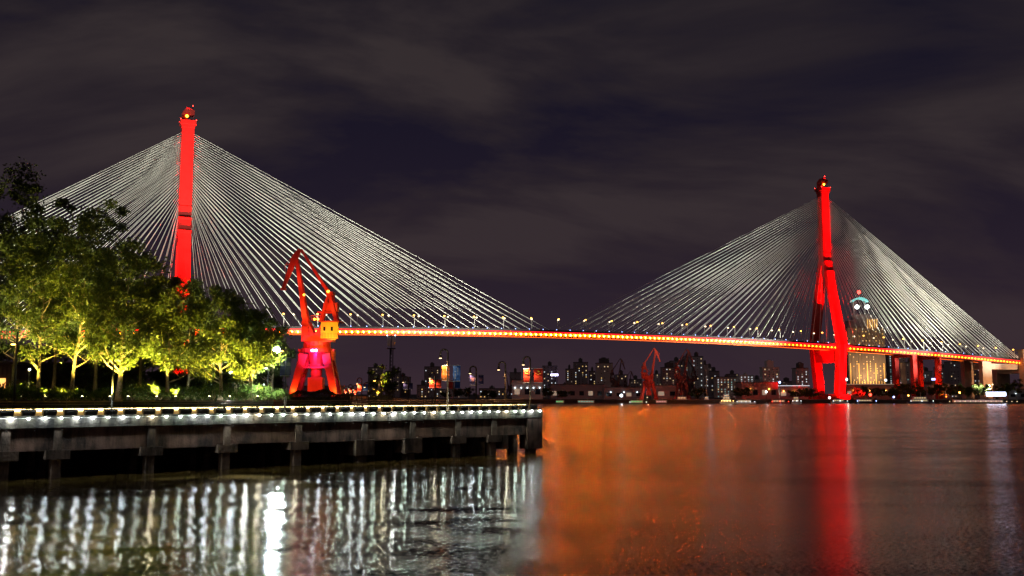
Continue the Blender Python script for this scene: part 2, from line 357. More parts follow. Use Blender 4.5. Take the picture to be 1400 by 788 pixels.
def tower(u0, name):
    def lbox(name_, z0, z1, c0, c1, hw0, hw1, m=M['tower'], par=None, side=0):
        mb = MB(); vs = []
        for z, (c, hu, hv) in ((z0, (c0, *hw0)), (z1, (c1, *hw1))):
            for i, j in ((-1, -1), (1, -1), (1, 1), (-1, 1)): vs.append((i * hu, c + j * hv, z))
        mb.add(vs, [(0, 3, 2, 1), (4, 5, 6, 7), (0, 1, 5, 4), (1, 2, 6, 5), (2, 3, 7, 6), (3, 0, 4, 7)])
        return mb.build(name_, m, par)
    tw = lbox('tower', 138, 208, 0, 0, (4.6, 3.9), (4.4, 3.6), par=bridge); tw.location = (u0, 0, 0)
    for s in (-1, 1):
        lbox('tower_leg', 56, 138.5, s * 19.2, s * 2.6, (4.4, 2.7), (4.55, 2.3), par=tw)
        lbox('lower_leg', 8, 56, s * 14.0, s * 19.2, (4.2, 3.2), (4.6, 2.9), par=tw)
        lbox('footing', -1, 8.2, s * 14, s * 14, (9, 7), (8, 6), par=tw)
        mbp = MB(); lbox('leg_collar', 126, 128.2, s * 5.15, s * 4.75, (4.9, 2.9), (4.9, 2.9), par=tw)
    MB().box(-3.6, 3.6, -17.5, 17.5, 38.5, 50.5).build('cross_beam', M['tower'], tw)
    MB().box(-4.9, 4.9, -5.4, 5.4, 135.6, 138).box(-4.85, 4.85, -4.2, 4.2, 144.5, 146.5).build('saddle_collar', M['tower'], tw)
    # crown: flared cap, parapet, machine room and an overhanging hood
    c = MB(); c.box(-4.8, 4.8, -4.2, 4.2, 206, 208.5); c.box(-5.8, 5.8, -5.2, 5.2, 208.5, 210.3)
    for sx in (-1, 1): c.box(sx * 5.6 - .2, sx * 5.6 + .2, -5.1, 5.1, 210.3, 211.4)
    for sy in (-1, 1): c.box(-5.4, 5.4, sy * 5.0 - .2, sy * 5.0 + .2, 210.3, 211.4)
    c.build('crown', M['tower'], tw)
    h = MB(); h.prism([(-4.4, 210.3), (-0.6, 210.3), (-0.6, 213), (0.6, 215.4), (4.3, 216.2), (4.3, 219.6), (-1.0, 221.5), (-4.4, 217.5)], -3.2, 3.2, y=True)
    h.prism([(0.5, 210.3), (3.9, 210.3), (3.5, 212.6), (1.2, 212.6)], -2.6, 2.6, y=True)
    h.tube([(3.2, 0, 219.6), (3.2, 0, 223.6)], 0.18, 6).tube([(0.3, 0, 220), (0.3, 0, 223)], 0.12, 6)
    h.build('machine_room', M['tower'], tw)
    for x, y, z, q_ in ((-5.5, -5, 211.8, .35), (5.5, -5, 211.8, .35), (-5.5, 5, 211.8, .35), (5.5, 5, 211.8, .35), (3.2, 0, 223.8, .4)): MB().sphere((x, y, z), q_).build('beacon', M['red_lamp'], tw)
    MB().sphere((-1.2, -3.6, 214.6), 1.0).build('crown_lamp', M['amber_lamp'], tw)
    MB().sphere((0, -5.7, 132.0), 0.55).build('leg_beacon', M['red_lamp'], tw)
    return tw
TW = [tower(0, 'left'), tower(602, 'right')]
# stay cables: 32 pairs to each side of each tower, 256 in all; the hundred that show largest are parts of their own
cabs = []
for u0 in (0, 602):
    for sgn in (-1, 1):
        main = (sgn == 1) == (u0 == 0)
        for i in range(32):
            f = i / 31
            if main: du = 14 + f * 281
            else: du = 13 + 235 * (1 - (1 - f) ** 1.25)
            za = 142 + 60 * f ** 0.85
            for v in (-1, 1):
                a_ = Vector((u0 + sgn * 4.3, v * 2.2, za)); u1 = u0 + sgn * du; b_ = Vector((u1, v * 14.6, dz(u1)))
                cabs.append(((b_ - a_).length / (1.0 if u0 == 0 else 1.3) * (1.0 if v < 0 else 0.5), a_, b_))
cabs.sort(key=lambda q: -q[0]); rest = MB()
for i, (_, a_, b_) in enumerate(cabs):
    if i < 100: MB().tube([a_, b_], 0.20, 6).build('stay_cable', M['cable'], bridge)
    else: rest.tube([a_, b_], 0.20, 6)
tag(rest.build('stay_cable', M['cable'], bridge), kind='stuff')
al = MB().sphere((0, 0, 0), 0.35, 6, 4).mesh('anchor_lamp', M['blue_dot'])
for i in range(60):
    u1 = 60 + i * 12.6
    o = bpy.data.objects.new('anchor_lamp', al); col.objects.link(o); o.parent = bridge; o.location = (u1, -15.4, dz(u1) + 1.1)
# approach piers at the right end
for u, hw in ((700, 2.6), (733, 2.6)):
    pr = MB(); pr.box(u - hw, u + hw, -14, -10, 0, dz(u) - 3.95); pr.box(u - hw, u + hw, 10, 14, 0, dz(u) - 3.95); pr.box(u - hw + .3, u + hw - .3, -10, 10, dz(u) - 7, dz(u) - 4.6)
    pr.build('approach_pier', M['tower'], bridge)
M['pale_conc'] = mat('pale_pier_concrete', (0.5, 0.42, 0.34), 0.8, noise=0.12, nscale=0.2)
pr = MB(); pr.box(793, 806, -14, -9, 0, dz(800) - 3.95); pr.box(793, 806, 9, 14, 0, dz(800) - 3.95); pr.box(806, 846, -13, 13, 34, 40); pr.build('approach_pier', M['pale_conc'], bridge)
MB().box(846, 866, -20.5, -14, 0, dz(850) + 9).box(846, 866, 14, 20.5, 0, dz(850) + 9).box(844.5, 867.5, -21.5, -13, dz(850) + 9, dz(850) + 11).box(848, 864, -14, 14, 30, dz(850) - 4.2).build('end_portal', M['pale_conc'], bridge)
# floodlights of the bridge; the cable ones are added on banks and river
ADDED_CABLE_FLOODS = [(-120, -110, 10, (-105, 0, 150), 2.0e6, 88), (85, -110, 9, (85, 0, 165), 1.9e6, 80), (205, -110, 4, (200, 0, 100), 1.8e6, 84),
                (521, -46, 4.5, (455, 0, 125), 2.6e6, 105), (722, -90, 6, (702, 0, 130), 2.4e6, 88), (812, -66, 6, (798, -8, 75), 5.0e5, 62)]
for u, v, z, aim_, P, cone in ADDED_CABLE_FLOODS:
    fx = MB().box(-1.0, 1.0, -1.0, 1.0, -1.6, -0.5, top=0.25).tube([(0, 0, -12 if u == 205 else -3), (0, 0, -1.6)], .5, 8).build('cable_floodlight', M['parapet'], bridge); fx.location = (u, v, z)
    lamp('cable_spot', 'SPOT', (u, v, z), P, (1, .97, .80), bridge, aim=aim_, size=cone, blend=.9, radius=.8)
TOWER_RED = (1, 0.004, 0.006)
def tower_spot(u, v, z, u0, aimz, P, cone, colr=TOWER_RED, aimv=0, sq=1.0, fall=None):
    o = lamp('tower_spot', 'SPOT', (u, v, z), P, colr, bridge, aim=(u0, aimv, aimz), size=cone, blend=0.4, radius=0.5, falloff=fall)
    o.scale = (sq, 1, 1)
for u0 in (0, 602):
    g0 = 6.4 if u0 == 0 else 3.2
    for u, v, kp in ((u0 - 14, -46, .5), (u0 + 8, -52, 1)):
        kp *= .8 if u0 == 0 else 1.1
        MB().box(u - 1, u + 1, v - 1, v + 1, g0, g0 + 1.6, top=0.3).build('floodlight_housing', M['parapet'], bridge)
        tower_spot(u, v, g0 + 2.2, u0, 185, 2.2e7 * kp, 26, sq=.09)
        tower_spot(u, v, g0 + 2.2, u0, 110, 6.0e6 * kp, 50, aimv=-8, sq=.085)
        tower_spot(u, v, g0 + 2.2, u0, 34, 1150000 * kp, 80, aimv=-8, sq=.5)
    tower_spot(u0 - 14, -46, g0 + 2.2, u0, 95, 4.0e6, 44, aimv=14, sq=.14)
    tower_spot(u0 + 9, 0, 10, u0, 45, 190000, 110, aimv=14)
# right end amber washes on piers
tower_spot(712, -40, 5, 716, 30, 140000, 70, (1, 0.12, 0.01))
tower_spot(815, -60, 5, 800, 30, 160000, 50, (1, 0.45, 0.2))
tower_spot(850, -80, 5, 856, 40, 330000, 50, (1, 0.6, 0.35))
# road lamps on the bridge: two rows
def road_lamp(m, h):
    r = empty('bridge_street_lamp', (0, 0, 0))
    MB().tube([(0, 0, 0), (0, 0, h - 0.5), (0, 0.25, h), (0, 1.2, h + 0.25)], [0.24, 0.16, 0.14, 0.12], 6).build('pole', M['mast'], r)
    MB().sphere((0, 1.3, h + 0.1), 0.8, 8, 5, 0.75).build('lamp_head', m, r); return r
def bw(u, v, z):
    c, s = math.cos(BA), math.sin(BA); return Vector((BX + u * c - v * s, BY + u * s + v * c, z))
pa, pb = road_lamp(M['road_lamp'], 10.5), road_lamp(M['road_lamp_white'], 12.0); ka, kb = list(pa.children), list(pb.children)
for i in range(31):
    u = 72 + i * 25.6
    for v, pr_, kd, off, lb, gp in ((-14.6, pa, ka, 0, 'amber street lamp on the near parapet of the red lit bridge deck', 'near row of bridge street lamps'),
                              (14.6, pb, kb, 12.8, 'pale street lamp on the far edge of the red lit bridge deck', 'far row of bridge street lamps')):
        uu = u + off
        if uu > 850: continue
        o = pr_ if i == 0 else copy_tree(pr_, None, kd)
        o.location = bw(uu, v, dz(uu) - 0.3); o.rotation_euler = (0, 0, BA + (0 if v < 0 else math.pi)); tag(o, lb, 'street lamp', gp)

# ------------------------------------------------------------------ the wharf
wharf = empty('wharf', (WX, WY, 0), ANG, 'stained concrete wharf on piles with a string of white lights along its edge', 'wharf')
S1 = 74.3
MB().box(-60, S1, -0.35, 0.55, 5.35, 6.62).build('edge_beam', M['fascia_top'], wharf)
fb = MB(); pile_px = [8, 80, 207, 310, 408, 497, 563, 625, 674]
ps = [s_at(p) for p in pile_px]; ps = [ps[0] - 21, ps[0] - 11] + ps
edges = [-60] + ps + [S1]
for i in range(len(edges) - 1):
    jag = 0.12 * math.sin(i * 2.3)
    fb.box(edges[i] + (0.0 if i == 0 else 0.35), edges[i + 1] - 0.35, 0.0, 0.5, 2.85 + jag, 5.36)
fb.build('fascia_beam', M['fascia'], wharf)
sl = MB(); sl.prism([(-60, 0.55), (S1, 0.55), (S1, 13.1), (-60, 13.1)], 5.6, 6.5); sl.build('deck_slab', M['deckc'], wharf)
MB().box(-60, S1 - 6, 5, 5.6, 3.6, 5.59).box(-60, S1 - 6, 9, 9.6, 3.6, 5.59).build('inner_beam', M['fascia'], wharf)
for i, s in enumerate(ps):
    wide = pile_px[i - 2] in (497, 563) if i > 1 else False
    p = MB()
    p.box(s - 0.42, s + 0.42, -0.25, 0.6, 2.8, 5.35)                       # vertical rib
    if wide:
        p.box(s - 1.45, s + 1.35, -0.55, 2.2, 0.95, 2.95); p.box(s - 0.6, s + 0.6, 0.2, 1.6, -2, 0.95)
    else:
        p.box(s - 1.25, s + 1.25, -0.45, 2.0, 2.0, 3.0); p.box(s - 0.48, s + 0.48, 0.0, 1.1, -2, 2.0)
    p.box(s - 0.6, s + 0.6, 1.0, 12.5, 3.0, 3.8) 
    for t_ in (5.5, 10.0): p.box(s - 0.4, s + 0.4, t_, t_ + 0.8, -2, 3.0)
    p.build('pile', M['pile'], wharf)
# end block at the corner and a cut-in bay beside it
MB().box(S1 - 2.9, S1 + 0.02, -0.3, 1.6, 0.75, 5.34).box(S1 - 2.2, S1 - 0.9, 0.1, 1.2, -2, 0.76).build('corner_block', M['fascia'], wharf)
MB().box(S1 - 5.3, S1 - 4.6, 0.1, 0.9, -2, 2.9).box(S1 - 7.8, S1 - 6.7, -0.4, 1.5, 0.9, 2.95).build('pile', M['pile'], wharf)
MB().box(S1 - 0.5, S1, 1.6, 13.0, 3.4, 5.34).build('end_beam', M['fascia'], wharf)
for t_ in (6, 11.5): MB().box(S1 - 1.2, S1 - 0.5, t_, t_ + 0.7, -2, 3.4).build('pile', M['pile'], wharf)
# tide-worn drain stubs and rubbing strip
q = MB()
for i in range(30): q.tube([(-8 + i * 2.75, -0.37, 5.1), (-8 + i * 2.75, -0.52, 5.05)], 0.07, 6)
q.build('drain_spout', M['planter'], wharf)
MB().tube([(-20, -0.46, 6.40), (S1, -0.46, 6.40)], 0.035, 5).build('light_cable', M['mast'], wharf)
bulbs = [MB().sphere((0, 0, 0), 0.11, 10, 6).mesh('edge_lamp', mat('edge_lamp_glass_' + n_, (.8, .8, .8), .3, emit=c_, strength=s_)) for n_, c_, s_ in
         (('cool', (.86, .96, 1), 330), ('green', (.80, 1, .84), 230), ('white', (.95, 1, .95), 600), ('warm', (1, .88, .62), 270), ('faint', (.85, 1, .92), 120))]
brn = random.Random(5)
hold = MB().box(-0.04, 0.04, -0.06, 0.27, 0.1, 0.16).mesh('lamp_bracket', M['planter'])
i = 0; s = -4.2
while s < S1 + 0.3:
    o = bpy.data.objects.new('edge_lamp', bulbs[brn.choice((0, 1, 2, 3, 4, 0, 4))]); col.objects.link(o); o.parent = wharf; o.location = (s, -0.62, 6.36 + random.Random(i).uniform(-.03, .03))
    h_ = bpy.data.objects.new('lamp_bracket', hold); col.objects.link(h_); h_.parent = o
    s += 1.62; i += 1
lamp_end = s
# parapet wall with its light strip, coping and bronze rails
pw = empty('parapet_wall', wl(0, 2.6, 6.5), ANG, 'low parapet wall with a warm light strip under its bronze coping', 'wall')
MB().box(-40, S1 - 0.9, 0.0, 0.35, 0, 0.82).build('wall_face', M['wall'], pw)
MB().box(-40, S1 - 0.9, -0.10, -0.003, 0.58, 0.80).build('light_strip', M['led'], pw)
MB().box(-40, S1 - 0.8, -0.22, 0.5, 0.83, 0.93).build('coping', M['coping'], pw)
rl = empty('handrail', wl(0, 2.95, 7.45), ANG, 'bronze handrail of two long tubes above the lit parapet wall', 'railing')
MB().tube([(-40, 0, 0.68), (S1 - 0.9, 0, 0.56)], 0.06, 8).build('top_rail', M['rail'], rl)
MB().tube([(-40, 0, 0.36), (S1 - 0.9, 0, 0.28)], 0.045, 8).build('mid_rail', M['rail'], rl)
bm_ = MB().box(-0.05, 0.05, -0.04, 0.04, 0, 0.62).mesh('rail_post', M['coping'])
for i in range(38):
    o = bpy.data.objects.new('rail_post', bm_); col.objects.link(o); o.parent = rl; o.location = (-38 + i * 3.0, 0, 0)
# planters with sprigs along the edge
def leafcloud(rnd, n, fn, size, mb=None):
    mb = mb or MB()
    for _ in range(n):
        p = fn(rnd); d = Vector((rnd.gauss(0, 1), rnd.gauss(0, 1), rnd.gauss(0, .7))).normalized()
        e_ = d.orthogonal().normalized(); f_ = d.cross(e_); th = rnd.uniform(0, 6.28)
        a_ = e_ * math.cos(th) + f_ * math.sin(th); b_ = d.cross(a_); s_ = size * rnd.uniform(0.6, 1.3)
        mb.add([p - a_ * s_, p - b_ * s_ * .45, p + a_ * s_, p + b_ * s_ * .45], [(0, 1, 2, 3)])
    return mb
rnd = random.Random(4)
plv = []
for v_ in range(4):
    def fn(r): return Vector((r.uniform(-.7, .7), r.uniform(-.2, .2), 0.65 + abs(r.gauss(0, .14))))
    plv.append(leafcloud(rnd, 26 + v_ * 24, fn, 0.075).mesh('sprigs', M['shrub']))
pt = MB(); x0, x1 = 0.62, 0.74
pt.add([(-x0, -.25, 0), (x0, -.25, 0), (x0, .25, 0), (-x0, .25, 0), (-x1, -.33, .62), (x1, -.33, .62), (x1, .33, .62), (-x1, .33, .62)],
       [(0, 3, 2, 1), (4, 5, 6, 7), (0, 1, 5, 4), (1, 2, 6, 5), (2, 3, 7, 6), (3, 0, 4, 7)])
pt.box(-x1 - .03, x1 + .03, -.36, .36, .60, .66)
ptm = pt.mesh('trough', M['planter'])
s = -6.0; i = 0
while s < S1 - 1.0:
    e_ = empty('planter', wl(s, 0.5, 6.625), ANG + rnd.uniform(-.02, .02), 'dark trough planter with small sprigs standing above the white string lights', 'planter', 'planters along the wharf edge')
    o = bpy.data.objects.new('trough', ptm); col.objects.link(o); o.parent = e_
    o = bpy.data.objects.new('sprigs', plv[rnd.randrange(4)]); col.objects.link(o); o.parent = e_
    s += 2.12 if s < 45 else 1.86; i += 1

# ------------------------------------------------------------------ trees
def tree(name, px, Y, zb, ztop, rx, seed, label, nclump=60, per=120, leaf='leaf', size=0.24, tr=0.28, low=0.28, group=None, lean=0.0, rpx=None):
    rn = random.Random(seed); base = at(px, 540, Y); base.z = zb; Ht = ztop - zb
    root = empty(name, base, 0, label, 'tree', group)
    tk = MB(); hgt = Ht * 0.62
    pts = [Vector((lean * k / 6 * hgt + rn.uniform(-.12, .12) * (k > 0), rn.uniform(-.12, .12) * (k > 0), hgt * k / 6)) for k in range(7)]
    tk.tube(pts, [tr * (1 - .8 * k / 6) * (1.35 if k == 0 else 1) for k in range(7)], 9)
    ends = []
    for j in range(15):
        k = rn.uniform(low, 0.95); i0 = min(5, int(k * 6)); st = pts[i0].lerp(pts[i0 + 1], k * 6 - i0)
        th = rn.uniform(0, 6.28); ln = rx * rn.uniform(.55, 1.0); up_ = ln * rn.uniform(.5, 1.1)
        mid = st + Vector((math.cos(th) * ln * .5, math.sin(th) * ln * .5, up_ * .35)); en = st + Vector((math.cos(th) * ln, math.sin(th) * ln, up_))
        tk.tube([st, mid, en], [tr * .38, tr * .22, tr * .06], 5); ends += [en, mid.lerp(en, .5)]
        e2 = mid + Vector((rn.uniform(-1, 1), rn.uniform(-1, 1), rn.uniform(.4, 1))) * ln * .5
        tk.tube([mid, e2], [tr * .16, tr * .05], 4); ends.append(e2)
    tk.build('trunk', M['bark'], root, smooth=True)
    c0 = lean * hgt; cz = Ht * (low + 1) / 2 + Ht * .02; ch = Ht * (1 - low) / 2
    cl = []
    for j in range(nclump):
        if j < len(ends) and rn.random() < .8: c_ = ends[j]
        else:
            while True:
                d = Vector((rn.uniform(-1, 1), rn.uniform(-1, 1), rn.uniform(-1, 1)))
                if .25 < d.length < 1: break
            wob = 1 + .18 * math.sin(3 * math.atan2(d.y, d.x) + seed)
            taper = 1 - .35 * max(0, d.z)
            c_ = Vector((c0 + d.x * rx * wob * taper, d.y * rx * wob * taper, cz + d.z * ch))
        if c_.z > Ht - .4: c_.z = Ht - rn.uniform(.4, 1.5)
        cl.append((c_, rn.uniform(.55, 1.25) * (rx / 4.2) ** .5))
    def fn(r):
        c_, q_ = r.choice(cl); return c_ + Vector((r.gauss(0, .55) * q_, r.gauss(0, .55) * q_, r.gauss(0, .42) * q_))
    leafcloud(rn, nclump * per, fn, size).build('crown', M[leaf], root)
    return root
def ztop(py, Y): return at(700, py, Y).z
TREES = [
 # px, Y, top py, rx, seed, label, leafmat, lean, clumps
 (-48, 124, 232, 5.0, 1, 'tall broadleaf tree cut off by the left edge of the photograph', 'leaf_dark', 0, 60),
 (18, 127, 226, 4.6, 2, 'tallest dark broadleaf tree at the left behind the first lit trunk', 'leaf_dark', 0, 75),
 (52, 117, 300, 4.2, 3, 'leafy tree with the leftmost bright lit pale trunk', 'leaf', 0.0, 55),
 (97, 115, 285, 4.2, 4, 'leafy tree with a leaning lit trunk second from the left', 'leaf', 0.08, 60),
 (72, 131, 262, 4.2, 5, 'dim tall tree between the two leftmost lit trunks', 'leaf_dark', 0, 60),
 (130, 127, 268, 4.6, 6, 'tall tree with dim trunk between the leaning trunk and the forked trunk', 'leaf_dark', 0, 70),
 (162, 113, 322, 4.2, 7, 'big tree with thick bright forked trunk near the middle of the grove', 'leaf', 0.05, 60),
 (192, 129, 345, 4.2, 8, 'dark tree just right of the thick forked trunk', 'leaf_dark', 0, 55),
 (229, 117, 378, 3.7, 9, 'tree with thin straight orange lit trunk below the left bridge tower', 'leaf', 0, 50),
 (256, 127, 384, 3.8, 10, 'dark tree in front of the foot of the left bridge tower', 'leaf_dark', 0, 55),
 (301, 118, 392, 3.6, 11, 'tree with branching yellow lit trunk right of the left bridge tower', 'leaf', 0, 55),
 (322, 131, 404, 3.4, 12, 'dim tree behind the branching yellow trunk', 'leaf_dark', 0, 45),
 (342, 119, 428, 3.2, 13, 'smaller tree with slanting thin trunk beside the bright white floodlight', 'leaf', 0.07, 45),
 (372, 133, 436, 2.9, 14, 'dim tree at the right end of the grove behind the white floodlight', 'leaf_dark', 0, 40),
]
for (px, Y, tp, rx, sd_, lb, lf, ln, nc) in TREES:
    tree('broadleaf_tree', px, Y, 8.2, ztop(tp, Y), rx, sd_, lb, int(nc * 1.35), 150, lf, 0.23, 0.33 if px == 162 else 0.24, 0.22 if lf == 'leaf' else .25, 'trees of the waterside park', ln)
tree('broadleaf_tree', 522, 190, 6.45, ztop(478, 190), 2.9, 30, 'small uplit tree standing in a clipped hedge on the promenade', 26, 110, 'leaf', 0.2, 0.16, 0.22)
# garden uplights
def uplight(px, Y, P, colr, name_label, cone=95, aim=(0, 0.6, 10)):
    p = at(px, 540, Y); p.z = 8.25
    r = empty('garden_uplight', p, 0, name_label, 'uplight', 'garden uplights under the trees')
    MB().tube([(0, 0, 0), (0, 0, .14)], 0.05, 6).build('stake', M['pole_dark'], r)
    MB().tube([(0, 0, .12), (0, .06, .38)], [.10, .15], 8).build('housing', M['pole_dark'], r)
    MB().sphere((0, .07, .40), .13, 8, 5, .5).build('lens', M['uplight'], r)
    lamp('uplight_beam', 'SPOT', (0, .1, .52), P * 2.7, colr, r, aim=(aim[0], .1 + aim[1], .52 + aim[2]), size=cone, blend=.7, radius=.15)
YG = (1, 0.80, 0.13)
UL = [(-20, 121, 6500), (30, 114.5, 5000), (62, 113.5, 7000), (45, 122, 8000), (84, 111.5, 6500), (112, 112, 7500), (118, 121, 8000), (150, 110, 7500), (175, 111, 8000), (170, 122, 8000),
      (214, 113.5, 6000), (240, 114.5, 6000), (262, 121, 6500), (286, 114.5, 6500), (314, 115, 6500), (330, 123, 5500), (352, 116.5, 5500), (204, 122, 7000), (8, 119, 7000)]
for i, (px, Y, P) in enumerate(UL):
    uplight(px, Y, P, YG if i % 3 else (1, 0.86, 0.30), 'small garden uplight throwing yellow light up into the leaves', aim=((i % 5 - 2) * 1.2, 1.4, 10))
uplight(516, 187, 4200, YG, 'small uplight inside the clipped hedge of the lone tree')
# shrubs in the bed
shv = []
for v_ in range(5):
    rn = random.Random(50 + v_)
    cs = [Vector((rn.uniform(-1, 1), rn.uniform(-.6, .6), rn.uniform(.25, .95))) for _ in range(9)]
    def fn(r): 
        c_ = r.choice(cs); return c_ + Vector((r.gauss(0, .28), r.gauss(0, .28), r.gauss(0, .2)))
    shv.append(leafcloud(rn, 1100, fn, 0.085).mesh('foliage', M['shrub']))
rn = random.Random(9)
stem = MB()
for k in range(6): stem.tube([(0, 0, 0), (math.cos(k) * .5, math.sin(k) * .4, .7)], [.04, .015], 4)
stem = stem.mesh('stem', M['bark'])
for i in range(44):
    px = -15 + i * 9.4 + rn.uniform(-3, 3); Y = (108.5 + px * .028) + rn.choice([0, 3, 7.5]) + rn.uniform(-.5, .5)
    p = at(px, 540, Y); p.z = 8.2
    e_ = empty('shrub', p, rn.uniform(0, 6), 'low leafy shrub in the planting bed behind the handrail', 'shrub', 'shrubs of the planting bed'); sc = rn.uniform(.75, 1.45); e_.scale = (sc, sc, sc * rn.uniform(.8, 1.2))
    for nm, me in (('foliage', shv[rn.randrange(5)]), ('stem', stem)):
        o = bpy.data.objects.new(nm, me); col.objects.link(o); o.parent = e_
def hedge(name, px0, px1, Y, zb, zt, dep, m, label, n, size=.09, round_=.25, seed=3):
    a_, b_ = at(px0, 540, Y), at(px1, 540, Y); wd = b_.x - a_.x
    def fn(r):
        x = r.uniform(-.5, .5); top = (zt - zb) * (1 - round_ * (2 * x) ** 2 + .10 * math.sin(x * 17))
        y_ = r.uniform(-.5, .5)
        if r.random() < .65:
            z_ = top * (1 - .08 * abs(r.gauss(0, 1)))
            if r.random() < .5: z_, y_ = r.uniform(0, top), -.5
        else: z_ = r.uniform(0, top)
        return Vector((x * wd, y_ * dep, z_))
    r0 = empty(name, (a_.x + wd / 2, Y, zb), 0, label, 'hedge')
    leafcloud(random.Random(seed), n, fn, size).build('foliage', m, r0)
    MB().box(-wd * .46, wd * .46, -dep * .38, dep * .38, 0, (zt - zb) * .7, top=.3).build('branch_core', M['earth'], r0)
hedge('hedge', 388, 482, 150, 6.45, 9.35, 3.0, M['dry'], 'long brown dry hedge in front of the big red crane', 6500, .12)
hedge('tall_hedge', -40, 205, 140, 8.2, 15.5, 4.0, M['leaf_dark'], 'tall dark screen of bushes behind the left half of the grove', 15000, .22, .15, 5)
hedge('tall_hedge', 205, 392, 146, 8.2, 13.5, 4.0, M['leaf_dark'], 'tall dark screen of bushes behind the right half of the grove', 12000, .22, .2, 6)
hedge('clipped_hedge', 503, 540, 188, 6.45, 9.6, 3.0, M['dry'], 'clipped box hedge round the lone promenade tree', 2600, .12, .03)

# ------------------------------------------------------------------ lamp posts and banners
def banner_marks(kind, parent, w_, h_, y, rs):
    # cloth is centred at 0, from -w/2..w/2, height 0..-h; marks stand 3 mm proud
    def patch(x0, x1, z0, z1, m, nm='print'):
        MB().box(x0, x1, y - .006, y - .001, z0, z1).build(nm, m, parent)
    if kind == 'emblem':
        MB().tube([(0, y - .008, -h_ * .2), (0, y - .001, -h_ * .2)], w_ * .11, 12).build('print', M['print_yellow'], parent)
        pts = [(w_ * .3 * math.cos(R(a_)), y - .005, -h_ * .28 + w_ * .2 * math.sin(R(a_))) for a_ in range(205, 336, 13)]
        MB().tube(pts, w_ * .022, 5).build('print', M['print_yellow'], parent)
    elif kind == 'columns':                                                # vertical writing, too small to read
        pm = MB()
        for cx in (-w_ * .2, w_ * .16):
            z = -h_ * (.12 if cx > 0 else .38)
            for k in range(6):
                s_ = w_ * .075; rr_ = rs.random()
                pm.box(cx - s_, cx + s_, y - .006, y - .001, z - s_ * .5, z - s_ * .1); pm.box(cx - s_ * .3 + rr_ * s_ * .4, cx + rr_ * s_ * .4, y - .006, y - .0012, z - s_ * 1.6, z - s_ * .55)
                z -= h_ * .09
        pm.build('print', M['print_white'] if rs.random() < 2 else M['print_yellow'], parent)
    elif kind == 'stripes':
        pm = MB()
        for k, (zz, ww) in enumerate(((.30, .8), (.42, .45), (.50, .6), (.58, .35))): pm.box(-w_ * ww / 2, w_ * ww / 2, y - .006, y - .001, -h_ * zz - h_ * .035, -h_ * zz)
        pm.build('print', M['print_pink'], parent)
def gooseneck(px, Y, top_py, label, zb=6.5, banners=(), r=.13, lm='lamp_warm', P=110, width=None, m='pole', side=-1, head=True, group=None):
    p = at(px, 540, Y); zt = at(px, top_py, Y).z; Hh = zt - zb
    root = empty('street_lamp', (p.x, p.y, zb), 0, label, 'street lamp', group)
    wd = width or 1.05
    if head:
        pts = [(0, 0, 0), (0, 0, Hh - wd * .5 - .05)] + [(side * wd / 2 * (1 - math.cos(R(a_))), 0, Hh - wd * .5 + wd * .5 * math.sin(R(a_))) for a_ in range(12, 181, 14)] + [(side * wd, 0, Hh - wd * .75)]
        MB().tube(pts, r, 9).build('pole', M[m], root, smooth=True)
        zb_ = Hh - wd * .75
        MB().tube([(side * wd, 0, zb_ + .05), (side * wd, 0, zb_ - .12), (side * wd, 0, zb_ - .42)], [r * 1.05, r * 1.4, r * 2.1], 10).build('lamp_shade', M[m], root, smooth=True)
        MB().sphere((side * wd, 0, zb_ - .44), r * 1.6, 10, 6, .4).build('lamp_glass', M[lm], root)
        lamp('lamp_light', 'SPOT', (side * wd, 0, zb_ - .62), P * 12, (1, .66, .34), root, aim=(side * wd, 0, -5), size=150, blend=.5, radius=.1)
    else:
        MB().tube([(0, 0, 0), (0, 0, Hh)], r, 8).build('pole', M[m], root, smooth=True)
    MB().tube([(0, 0, 0), (0, 0, .25)], [r * 2, r * 1.4], 9).build('base', M[m], root)
    rs = random.Random(px)
    for (x0p, x1p, y0p, y1p, mt, kind) in banners:
        x0, x1 = at(x0p, 540, Y).x - p.x, at(x1p, 540, Y).x - p.x; z1, z0 = at(px, y0p, Y).z - zb, at(px, y1p, Y).z - zb
        w_, h_ = x1 - x0, z1 - z0; cx = (x0 + x1) / 2
        e_ = MB(); nseg = 6                                               # slightly rippled cloth
        for k in range(nseg):
            ya, yb = [.03 * math.sin(k_ * 1.9 + px) for k_ in (k, k + 1)]; za, zb2 = -h_ * k / nseg, -h_ * (k + 1) / nseg
            e_.add([(-w_ / 2, ya, za), (w_ / 2, ya, za), (w_ / 2, yb, zb2), (-w_ / 2, yb, zb2), (-w_ / 2, ya + .012, za), (w_ / 2, ya + .012, za), (w_ / 2, yb + .012, zb2), (-w_ / 2, yb + .012, zb2)],
                   [(0, 3, 2, 1), (4, 5, 6, 7), (0, 4, 7, 3), (1, 2, 6, 5)])
        b_ = e_.build('banner', M[mt], root); b_.location = (cx, r + .22, z1)
        if kind: banner_marks(kind, b_, w_, h_, -.04, rs)
        br = MB()
        for zz in (z1 + .03, z0 - .03): br.beam((0, 0, zz), (cx, r + .22, zz), .06, .06); br.beam((cx - w_ / 2, r + .22, zz), (cx + w_ / 2, r + .22, zz), .05, .05)
        br.build('banner_arm', M['mast'], root)
P_ = gooseneck
def YS(px, t_=3.8):
    s_ = s_at(px); q_ = wl(s_, t_); 
    for _ in range(3):
        d = (px - 700) / F * (q_.y * CP - .3) - q_.x; s_ += d / (WD.x + .001) * .7; q_ = wl(s_, t_)
    return q_.y
P_(612, 139.3, 478, 'tall bronze gooseneck lamp with an orange and a blue banner on the wharf', banners=((603.5, 613.5, 500, 520.5, 'banner_orange', 'columns'), (619, 629, 500, 521, 'banner_blue', 'columns')), P=160)
